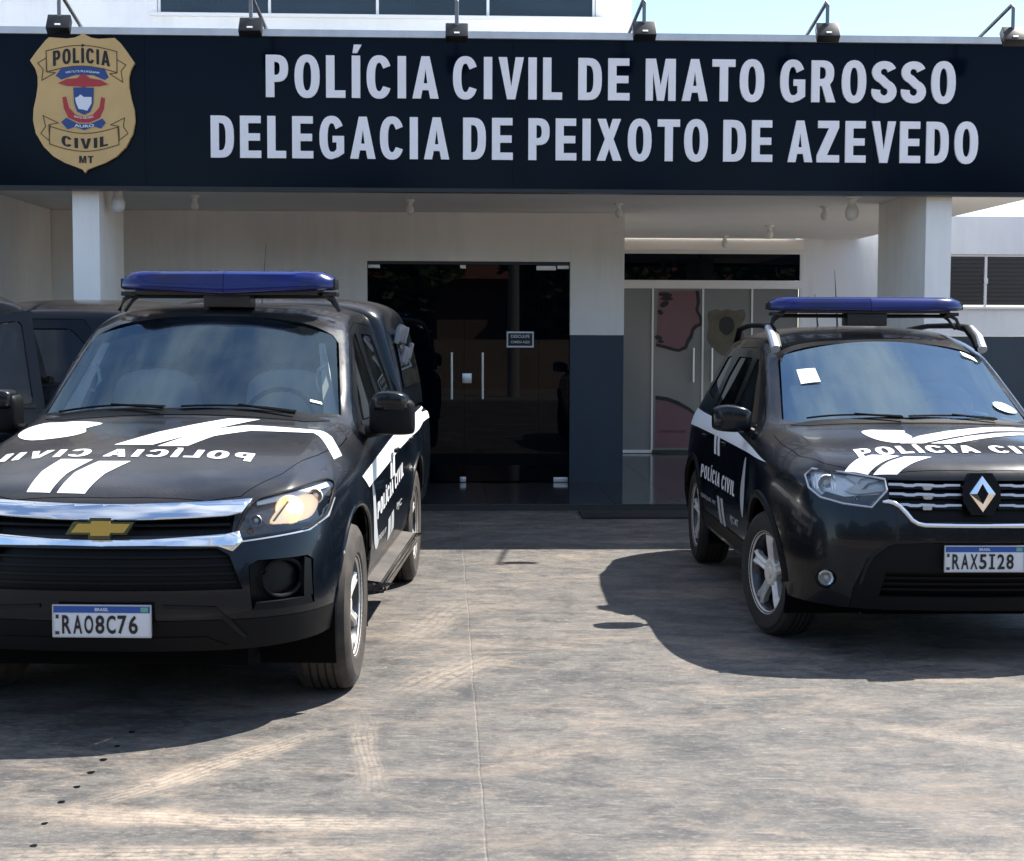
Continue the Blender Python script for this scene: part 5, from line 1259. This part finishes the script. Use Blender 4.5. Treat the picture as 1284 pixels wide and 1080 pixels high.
pl = plate(r, 'RAO8C76', .015, -.985, .490)
patch('skid_plate', [(-.50, .37), (.50, .37), (.42, .41), (-.42, .41)], 'F', pk, .006, M['plastic'], r, .02)
# bonnet markings
HD = [([(-.364, -.757), (-.262, -.771), (-.245, -.60), (-.187, -.412), (-.330, -.405), (-.362, -.56)]), ([(-.231, -.775), (-.111, -.784), (-.080, -.60), (-.015, -.430), (-.155, -.435), (-.212, -.58)]),
      ([(-.163, -.170), (.01, -.160), (.10, -.02), (.23, .17), (.392, .425), (.238, .415), (.10, .26), (-.03, .09)]),
      ([(.040, -.183), (.176, -.184), (.255, .01), (.40, .145), (.69, .205), (.760, .09), (.825, -.05), (.845, .07), (.775, .235), (.70, .280), (.36, .270), (.18, .12)])]
for pts in HD: patch('bonnet_stripe', pts, 'T', pk, .0025, M['decal'], r, 0, grid=.03)
t = dec2d('POLÍCIA CIVIL', -.66, .505, -.385, -.235, True)
patch('bonnet_lettering', t, 'T', pk, .0025, M['decal'], r, 0, grid=.03, xf=lambda u, v: (u, v - .10 * (u + .08) ** 2 + .02))
patch('bonnet_shield', smooth_poly([(-.723, .305), (-.68, .43), (-.60, .40), (-.50, .385), (-.353, .297), (-.40, .19), (-.375, .09), (-.436, .0), (-.59, -.03), (-.70, .10)], 3), 'T', pk, .0025, M['decal'], r, 0, grid=.03)
def side_marks(root, bvh, side, stripe, bars, text, marks, tiny, crest):
    patch('side_stripe', stripe, 'S', bvh, .0045, M['decal'], root, 0, side=side, grid=.05)
    for b in bars: patch('side_bar', b, 'S', bvh, .0030, M['decal'], root, 0, side=side)
    y0, y1, z0, z1, sl = text
    t = dec2d('POLÍCIA CIVIL', y0, y1, z0, z1, flip=False)
    if side < 0:
        for v in t.verts: v.co.x = y0 + y1 - v.co.x
        bmesh.ops.reverse_faces(t, faces=t.faces)
    patch('side_lettering', t, 'S', bvh, .0025, M['decal'], root, 0, side=side, xf=lambda u, v: (u, v + sl * (u - y0)))
    for m_ in marks: patch('side_mark', m_, 'S', bvh, .0025, M['decal_grey'], root, 0, side=side)
    for s_, a, b, c, d in tiny:
        t = text_bm(s_, 1, .02); fit(t, a, b, c, d)
        if side < 0:
            for v in t.verts: v.co.x = a + b - v.co.x
        patch('small_lettering', t, 'S', bvh, .0025, M['decal_grey'], root, 0, side=side, grid=.2)
    patch('door_shield', crest, 'S', bvh, .0025, M['decal_grey'], root, 0, side=side)
for s in (1, -1):
    side_marks(PK, pk, s, [(.16, .975), (.30, .99), (.715, 1.018), (1.31, 1.055), (2.09, 1.095), (2.7, 1.10), (3.5, 1.115), (4.22, 1.125), (4.22, 1.04), (3.54, 1.04), (2.65, .995), (1.9, .975), (1.24, .94), (.675, .915), (.34, .905)],
               [[(1.40, .96), (1.49, .96), (1.47, .845), (1.38, .845)], [(1.54, .965), (1.63, .97), (1.61, .85), (1.52, .845)]], (.74, 2.12, .695, .805, .075),
               [[(1.30, .63), (1.42, .64), (1.50, .52), (1.36, .50)], [(1.46, .645), (1.58, .655), (1.66, .54), (1.53, .52)]], [('DISQUE 197', .85, 1.22, .565, .60), ('PJC', 1.75, 2.05, .62, .67)],
               smooth_poly([(.52, .90), (.60, .885), (.66, .80), (.74, .66), (.86, .56), (.76, .54), (.64, .60), (.585, .70), (.55, .80)], 3))
# wipers, stickers, pillar trim and grab handles
def wiper(root, bvh, x0, y0, x1, y1):
    bm = bmesh.new(); pts = []
    for k in range(9):
        x = x0 + (x1 - x0) * k / 8; y = y0 + (y1 - y0) * k / 8
        h = bvh.ray_cast(Vector((x, y, 4)), Vector((0, 0, -1)))[0]; pts.append(h + Vector((0, -.008, .012)))
    tube(bm, pts, .006, 6); tube(bm, [pts[0] + Vector((0, -.03, -.004)), pts[4] + Vector((0, -.002, .006))], .007, 6)
    fin('wiper', bm, M['plastic'], root)
wiper(PK, pk, -.10, .515, -.66, .595); wiper(PK, pk, .55, .56, -.02, .515)
patch('cowl_cover', [(-.72, .555), (-.60, .47), (0, .458), (.60, .47), (.72, .555), (.60, .56), (0, .49), (-.60, .56)], 'T', pk, .003, M['plastic'], PK, .006)
patch('screen_sticker', [(.60, .68), (.66, .69), (.655, .705), (.597, .695)], 'T', pk, .002, M['paper'], PK, 0)
for s in (1, -1):
    bm = bmesh.new()
    a0, a1 = Vector((s * .725, .80, 1.22)), Vector((s * .600, 1.16, 1.60))
    for k in range(5):
        pass
    q = [a0, a0 + Vector((-s * .075, .02, 0)), a1 + Vector((-s * .03, .02, 0)), a1]
    vs = [bm.verts.new(p) for p in q]; vs2 = [bm.verts.new(p + Vector((0, .03, .0))) for p in q]
    bm.faces.new(vs); bm.faces.new(list(reversed(vs2)))
    for k in range(4): bm.faces.new((vs[k], vs[(k + 1) % 4], vs2[(k + 1) % 4], vs2[k]))
    fin('pillar_trim', bm, M['trim_light'], PK, 0)
    bm = bmesh.new(); tube(bm, [(s * .665, .97, 1.36), (s * .60, .99, 1.345), (s * .575, 1.01, 1.40), (s * .59, 1.04, 1.46), (s * .625, 1.06, 1.49)], .011, 8); fin('grab_handle', bm, M['trim_light'], PK)
def rear_mirror(root, z, y):
    o = blob('rear_view_mirror', [(-.12, y, z, .012, .028), (-.09, y, z, .02, .04), (.09, y, z, .02, .04), (.12, y, z, .012, .028)], M['plastic'], root, 1)
rear_mirror(PK, 1.60, 1.12); rear_mirror(DU, 1.47, 1.08)
bm = bmesh.new(); tube(bm, [(-.20, .72, 1.185), (-.14, .74, 1.20), (-.02, .74, 1.20)], .012, 8); tube(bm, [(-.06, .74, 1.17), (-.04, .75, 1.235)], .010, 6); tube(bm, [(0, .74, 1.19), (.05, .74, 1.225), (.07, .75, 1.19)], .008, 6)
fin('dash_clutter', bm, M['paper'], PK)
bm = bmesh.new(); bx(bm, .16, .50, .80, .98, 1.16, 1.20, .012); fin('dash_bag', bm, M['satin'], PK)

# ------------------------------------------------------------------ details of the SUV
r = DU
patch('grille_backing', [(-.48, .80), (-.48, .94), (.48, .94), (.48, .80), (.36, .705), (-.36, .705)], 'F', du, -.06, M['grille'], r, .004)
for z, xe in ((.904, .45), (.858, .45), (.806, .43), (.765, .375)):
    for s in (1, -1):
        if z < .77: continue
        pts = [(-xe, z - .006), (-xe, z + .006), (-xe + .07, z + .006), (-xe + .085, z + .002), (-xe + .12, z + .002), (-xe + .135, z + .006), (-.235, z + .004), (-.22, z + .0), (-.185, z), (-.17, z + .004), (-.095, z + .003), (-.095, z - .007), (-.16, z - .008), (-.18, z - .012), (-.225, z - .012), (-.245, z - .007), (-xe + .14, z - .007), (-xe + .12, z - .012), (-xe + .08, z - .012), (-xe + .06, z - .006)]
        patch('grille_bar', sgn(pts, s), 'F', du, -.008, M['satin'], r, .02, grid=.05)
        patch('grille_bar_base', sgn([(-xe, z - .022), (-xe, z - .010), (-.09, z - .012), (-.09, z - .024)], s), 'F', du, -.016, M['grille'], r, .02, grid=.05)
ct = [(-.487, .818), (-.462, .820), (-.435, .814), (-.405, .797), (-.375, .765), (-.348, .730), (-.320, .712), (-.285, .705), (-.18, .704), (0, .703), (.18, .704), (.285, .705), (.320, .712), (.348, .730), (.375, .765), (.405, .797), (.435, .814), (.462, .820), (.487, .818)]
bm = bmesh.new(); pts = []
for (x, z) in ct:
    h0 = du.ray_cast(Vector((x, -4, z)), Vector((0, 1, 0)))[0]; pts.append(h0 + Vector((0, -.006, 0)))
tube(bm, pts, [.007] + [.0135] * (len(pts) - 2) + [.007], 10); fin('chrome_trim', bm, M['chrome'], r, 50)
em = empty('front_emblem', (.0, -.80, .862), parent=r); em.rotation_euler.x = R(-8)
bm = bmesh.new(); prism(bm, [(-.095, -.035), (-.095, .035), (-.055, .105), (.055, .105), (.095, .035), (.095, -.035), (.055, -.105), (-.055, -.105)], 'y', -.004, .05); fin('emblem_base', bm, M['grille'], em, 0)
def ring2(outer, inner, y0, y1):
    bm = bmesh.new(); n = len(outer)
    L_ = [[bm.verts.new((p[0], y, p[1])) for p in pts] for pts, y in ((outer, y1), (outer, y0 + .010), (inset(outer, .93), y0), (inset(inner, 1.12), y0 - .004), (inner, y0 + .002), (inner, y1))]
    for A, Bq in zip(L_, L_[1:]):
        for k in range(n): bm.faces.new((A[k], A[(k + 1) % n], Bq[(k + 1) % n], Bq[k]))
    return bm
fin('emblem_diamond', ring2([(0, .097), (.070, 0), (0, -.097), (-.070, 0)][::-1], [(0, .046), (.026, 0), (0, -.046), (-.026, 0)][::-1], -.016, .0), M['chrome'], em, 0)
for s in (1, -1):
    hl = empty('headlamp', (0, 0, 0), parent=r); P_ = sgn(HLS, s)
    patch('bucket', inset(P_, 1.03), 'F', du, -.05, M['lamp_inner'], hl, .004, grid=.03)
    patch('running_light', sgn([(.485, .92), (.63, .948), (.645, .935), (.60, .90), (.66, .862), (.60, .850), (.475, .868), (.478, .885), (.58, .872), (.545, .905)], s), 'F', du, -.02, M['lamp_white'], hl, .012, grid=.03)
    patch('bezel', sgn([(.545, .795), (.67, .806), (.765, .83), (.74, .855), (.66, .835), (.50, .85), (.48, .862)], s), 'F', du, -.025, M['lamp_dark'], hl, .015, grid=.03)
    for (cx, cz, rr_) in ((.735, .895, .048), (.565, .905, .028), (.60, .825, .018)):
        h0 = du.ray_cast(Vector((cx * s, -4, cz)), Vector((0, 1, 0)))[0]
        bm = bmesh.new(); lathe(bm, [(rr_, -.012), (rr_ * .92, -.018), (rr_ * .75, .015), (rr_ * .35, .028), (0, .032)], 20, 'y', (cx * s, h0.y + .035, cz)); fin('reflector', bm, M['lamp_inner'], hl, 60)
        bm = bmesh.new(); bmesh.ops.create_uvsphere(bm, u_segments=12, v_segments=8, radius=rr_ * .35); bmesh.ops.translate(bm, verts=bm.verts, vec=(cx * s, h0.y + .03, cz)); fin('bulb', bm, M['lamp_white'], hl, 60)
    for k in range(9):
        x = .69 + .013 * k
        patch('reflector_flute', sgn([(x, .865), (x + .005, .865), (x + .005, .935), (x, .935)], s), 'F', du, -.045, M['chrome'], hl, .012, grid=.2)
    patch('lens', inset(P_, .995), 'F', du, .001, M['lens'], hl, 0, grid=.025)
    n_ = len(HLS); rim_ = HLS + [HLS[0]]
    bm = bmesh.new(); pts = []
    for (x, z) in rim_:
        h0 = du.ray_cast(Vector((x * s, -4, z)), Vector((0, 1, 0)))[0]; pts.append((h0 if h0 else du.find_nearest(Vector((x * s, -.4, z)))[0]) + Vector((0, -.003, 0)))
    tube(bm, pts, .006, 6, False); fin('lens_edge', bm, M['satin'], hl)
    h0 = du.ray_cast(Vector((.745 * s, -4, .42)), Vector((0, 1, 0)))[0]
    fg = empty('fog_lamp', (.745 * s, h0.y + .012, .42), R(22) * s, parent=r)
    bm = bmesh.new(); lathe(bm, [(.052, .02), (.056, -.006), (.046, -.014), (.040, -.008)], 26, 'y'); fin('ring', bm, M['plastic'], fg)
    bm = bmesh.new(); lathe(bm, [(.040, .0), (.032, .016), (.018, .028), (0, .032)], 22, 'y'); fin('reflector', bm, M['chrome'], fg)
    bm = bmesh.new(); bmesh.ops.create_uvsphere(bm, u_segments=12, v_segments=8, radius=.013); bmesh.ops.translate(bm, verts=bm.verts, vec=(0, .01, 0)); fin('bulb', bm, M['lamp_white'], fg)
    bm = bmesh.new(); lathe(bm, [(.041, -.006), (.02, -.011), (0, -.012)], 22, 'y'); fin('lens', bm, M['lens'], fg)
patch('intake_backing', [(-.52, .32), (-.48, .49), (.48, .49), (.52, .32)], 'F', du, -.06, M['grille'], r, .004)
for z in (.375, .405, .435): patch('intake_slat', [(-.48, z - .005), (.48, z - .005), (.48, z + .005), (-.48, z + .005)], 'F', du, -.03, M['plastic'], r, .015)
for s in (1, -1):
    patch('bumper_edge', sgn([(.60, .40), (.575, .50), (.545, .56), (.48, .612), (.44, .628), (.20, .632), (.20, .620), (.43, .612), (.47, .598), (.53, .545), (.56, .49), (.585, .40)], s), 'F', du, .008, M['paint'], r, .014, grid=.03)
plate(r, 'RAX5I28', 0, -.862, .545)
for pts in ([(-.650, -.630), (-.545, -.685), (-.44, -.61), (-.350, -.560), (-.485, -.520), (-.57, -.56)], [(-.520, -.692), (-.403, -.712), (-.29, -.64), (-.19, -.585), (-.325, -.570), (-.42, -.620)],
            [(-.285, -.325), (-.16, -.325), (.06, -.15), (.35, .05), (.72, .20), (.72, .32), (.40, .24), (.08, .05), (-.12, -.12)], [(-.12, -.325), (.01, -.325), (.20, -.20), (.45, -.06), (.74, .03), (.74, .13), (.42, .01), (.14, -.13)]):
    patch('bonnet_stripe', pts, 'T', du, .0025, M['decal'], r, 0, grid=.03)
t = dec2d('POLÍCIA CIVIL', -.555, .57, -.540, -.365)
patch('bonnet_lettering', t, 'T', du, .0035, M['decal'], r, 0, grid=.03, xf=lambda u, v: (u, v - .10 * u * u + .02))
patch('bonnet_shield', smooth_poly([(-.40, .03), (-.34, .09), (-.28, .075), (-.16, .06), (-.175, -.03), (-.17, -.15), (-.217, -.25), (-.30, -.31), (-.37, -.24), (-.40, -.12)], 3), 'T', du, .0025, M['decal'], r, 0, grid=.03)
for s in (1, -1):
    side_marks(DU, du, s, [(-.02, .955), (.30, .985), (1.14, 1.055), (1.95, 1.085), (2.6, 1.095), (3.15, 1.11), (3.15, .985), (2.6, .99), (1.9, .985), (1.2, .975), (.60, .965)],
               [[(1.60, .985), (1.69, .985), (1.67, .86), (1.58, .86)], [(1.74, .985), (1.83, .985), (1.81, .86), (1.72, .86)]], (.94, 2.28, .66, .775, .0),
               [[(1.36, .60), (1.46, .60), (1.36, .42), (1.26, .42)], [(1.50, .60), (1.60, .60), (1.50, .42), (1.40, .42)]], [('DISQUE 197', 1.66, 2.25, .520, .552), ('PJC MT', .78, 1.08, .475, .535)],
               smooth_poly([(.60, .93), (.66, .90), (.70, .83), (.74, .74), (.70, .63), (.62, .57), (.60, .66), (.62, .80)], 3))
wiper(DU, du, -.06, .455, -.60, .525); wiper(DU, du, .50, .49, -.02, .455)
patch('cowl_cover', [(-.70, .50), (-.60, .415), (0, .395), (.60, .415), (.70, .50), (.60, .50), (0, .43), (-.60, .50)], 'T', du, .003, M['plastic'], DU, .006)
patch('screen_sticker', [(-.562, 1.01), (-.455, .975), (-.448, .84), (-.562, .865)], 'T', du, .002, M['paper'], DU, 0)
patch('screen_sticker', [(.50, 1.17), (.585, 1.16), (.60, 1.12), (.51, 1.13)], 'T', du, .002, M['paper'], DU, 0)
patch('screen_sticker', smooth_poly([(.55, .68), (.61, .71), (.67, .70), (.69, .66), (.63, .62), (.56, .63)], 3), 'T', du, .002, M['paper'], DU, 0)

# ------------------------------------------------------------------ oil drips on the concrete
dr = bmesh.new(); rnd = random.Random(3)
for (x, y) in [(-1.574, 6.196), (-1.577, 5.976), (-1.579, 5.782), (-1.581, 5.611), (-1.580, 5.429), (-1.585, 5.250), (-1.571, 5.014), (-1.538, 4.791)]:
    n = 10; rr = rnd.uniform(.011, .017)
    vs = [dr.verts.new((x + rr * rnd.uniform(.8, 1.2) * math.cos(2 * math.pi * k / n), y + 1.3 * rr * rnd.uniform(.8, 1.2) * math.sin(2 * math.pi * k / n), .0012)) for k in range(n)]
    top = dr.verts.new((x, y, .003))
    for k in range(n): dr.faces.new((vs[k], vs[(k + 1) % n], top))
o = fin('oil_drips', dr, mat('oil', (.006, .006, .006), .25), None, 60); tag(o, 'line of small dark oil drips on the concrete in front of the pickup', 'oil drips', kind='stuff')

# ------------------------------------------------------------------ the far side of the street (mirrored in the glass and paint)
M['leaf'] = mat('foliage', (.045, .075, .022), .6, alt=(.08, .11, .035), vscale=1.5)
M['bark'] = mat('bark', (.12, .09, .07), .9, var=.3, vscale=8)
M['house'] = mat('far_house_paint', (.34, .27, .20), .8, var=.1, vscale=1)
M['roof_tile'] = mat('far_roof_tiles', (.24, .10, .06), .85, var=.2, vscale=4)
M['pole'] = mat('concrete_pole', (.34, .33, .31), .85)
rnd = random.Random(11)
fb = bmesh.new()
for k in range(2600):
    a = rnd.uniform(0, 2 * math.pi); u = rnd.uniform(-1, 1); q = rnd.uniform(.45, 1) ** .6
    c = Vector((2.9 * q * math.sqrt(1 - u * u) * math.cos(a), 2.6 * q * math.sqrt(1 - u * u) * math.sin(a), 4.9 + 2.7 * q * u))
    c += Vector((math.sin(c.z * 2 + a * 3), math.cos(c.x * 2), math.sin(c.y * 2.3))) * .35
    t1 = Vector((rnd.gauss(0, 1), rnd.gauss(0, 1), rnd.gauss(0, 1))).normalized() * .22; t2 = t1.cross(Vector((rnd.gauss(0, 1), rnd.gauss(0, 1), rnd.gauss(0, 1)))).normalized() * .15
    fb.faces.new([fb.verts.new(p) for p in (c - t1, c + t2, c + t1, c - t2)])
crown_me = bpy.data.meshes.new('crown'); fb.to_mesh(crown_me); fb.free(); crown_me.materials.append(M['leaf'])
tb = bmesh.new(); tube(tb, [(0, 0, 0), (.05, 0, 1.5), (0, .05, 3.2), (.1, 0, 4.8)], [.24, .19, .15, .07], 10)
for a in (0.3, 2.2, 4.4): tube(tb, [(0, 0, 2.6), (.8 * math.cos(a), .8 * math.sin(a), 3.7), (1.5 * math.cos(a), 1.5 * math.sin(a), 4.9)], [.12, .08, .03], 8)
bmesh.ops.recalc_face_normals(tb, faces=tb.faces)
trunk_me = bpy.data.meshes.new('trunk'); tb.to_mesh(trunk_me); tb.free(); trunk_me.materials.append(M['bark'])
for i, (x, y, s_) in enumerate([(-19, -17, 1.1), (-12.5, -19, 1.3), (-7, -16.5, .95), (-2.5, -19.5, 1.25), (5.5, -18, 1.15), (11, -16.5, 1.0), (16, -19, 1.35), (23, -18, 1.2), (-26, -20, 1.3), (30, -20, 1.3)]):  # unseen trees added to cut the low sky, flattened to let some through
    t = empty('backdrop_tree', (x, y, -.02), i * 1.3, 'leafy green tree across the road, added to darken the low sky in reflections', 'tree', 'added trees across the street'); t.scale = (s_, s_, s_ * .68)
    link(bpy.data.objects.new('crown', crown_me), t); link(bpy.data.objects.new('trunk', trunk_me), t)
for i, (x0, x1, y, h, lab) in enumerate([(-24, -10, -23, 3.4, 'low tan house with a red roof across the street, left'), (-7, 6, -25, 3.6, 'low tan house with a red roof across the street, middle'), (9, 24, -23.5, 3.3, 'low tan house with a red roof across the street, right')]):
    hb = empty('street_house', ((x0 + x1) / 2, y, 0), 0, lab, 'house', 'houses across the street'); hw = (x1 - x0) / 2
    box('wall', (-hw, hw, -4, 4, -.02, h), M['house'], hb, smooth=0)
    bm = bmesh.new(); prism(bm, [(-4.6, h + .001), (0, h + 1.7), (4.6, h + .001)], 'x', -hw - .4, hw + .4); fin('roof', bm, M['roof_tile'], hb, 0)
    for k in range(3):
        xx = -hw * .6 + hw * .6 * k; wd = box('window', (xx - .7, xx + .7, 4.001, 4.05, 1.0, 2.2), M['win_glass'], hb, smooth=0)
    box('door', (hw * .82 - .45, hw * .82 + .45, 4.001, 4.05, 0, 2.1), M['bark'], hb, smooth=0)
gw = box('garden_wall', (-30, 30, -14.6, -14.4, -.03, 1.5), M['house'], smooth=0); tag(gw, 'long low tan wall on the far side of the street', 'wall')
bm = bmesh.new(); tube(bm, [(1.9, -8, -.02), (1.9, -8, 9)], [.17, .11], 12); o = fin('utility_pole', bm, M['pole']); tag(o, 'concrete utility pole by the street, mirrored in the black glass door', 'pole')
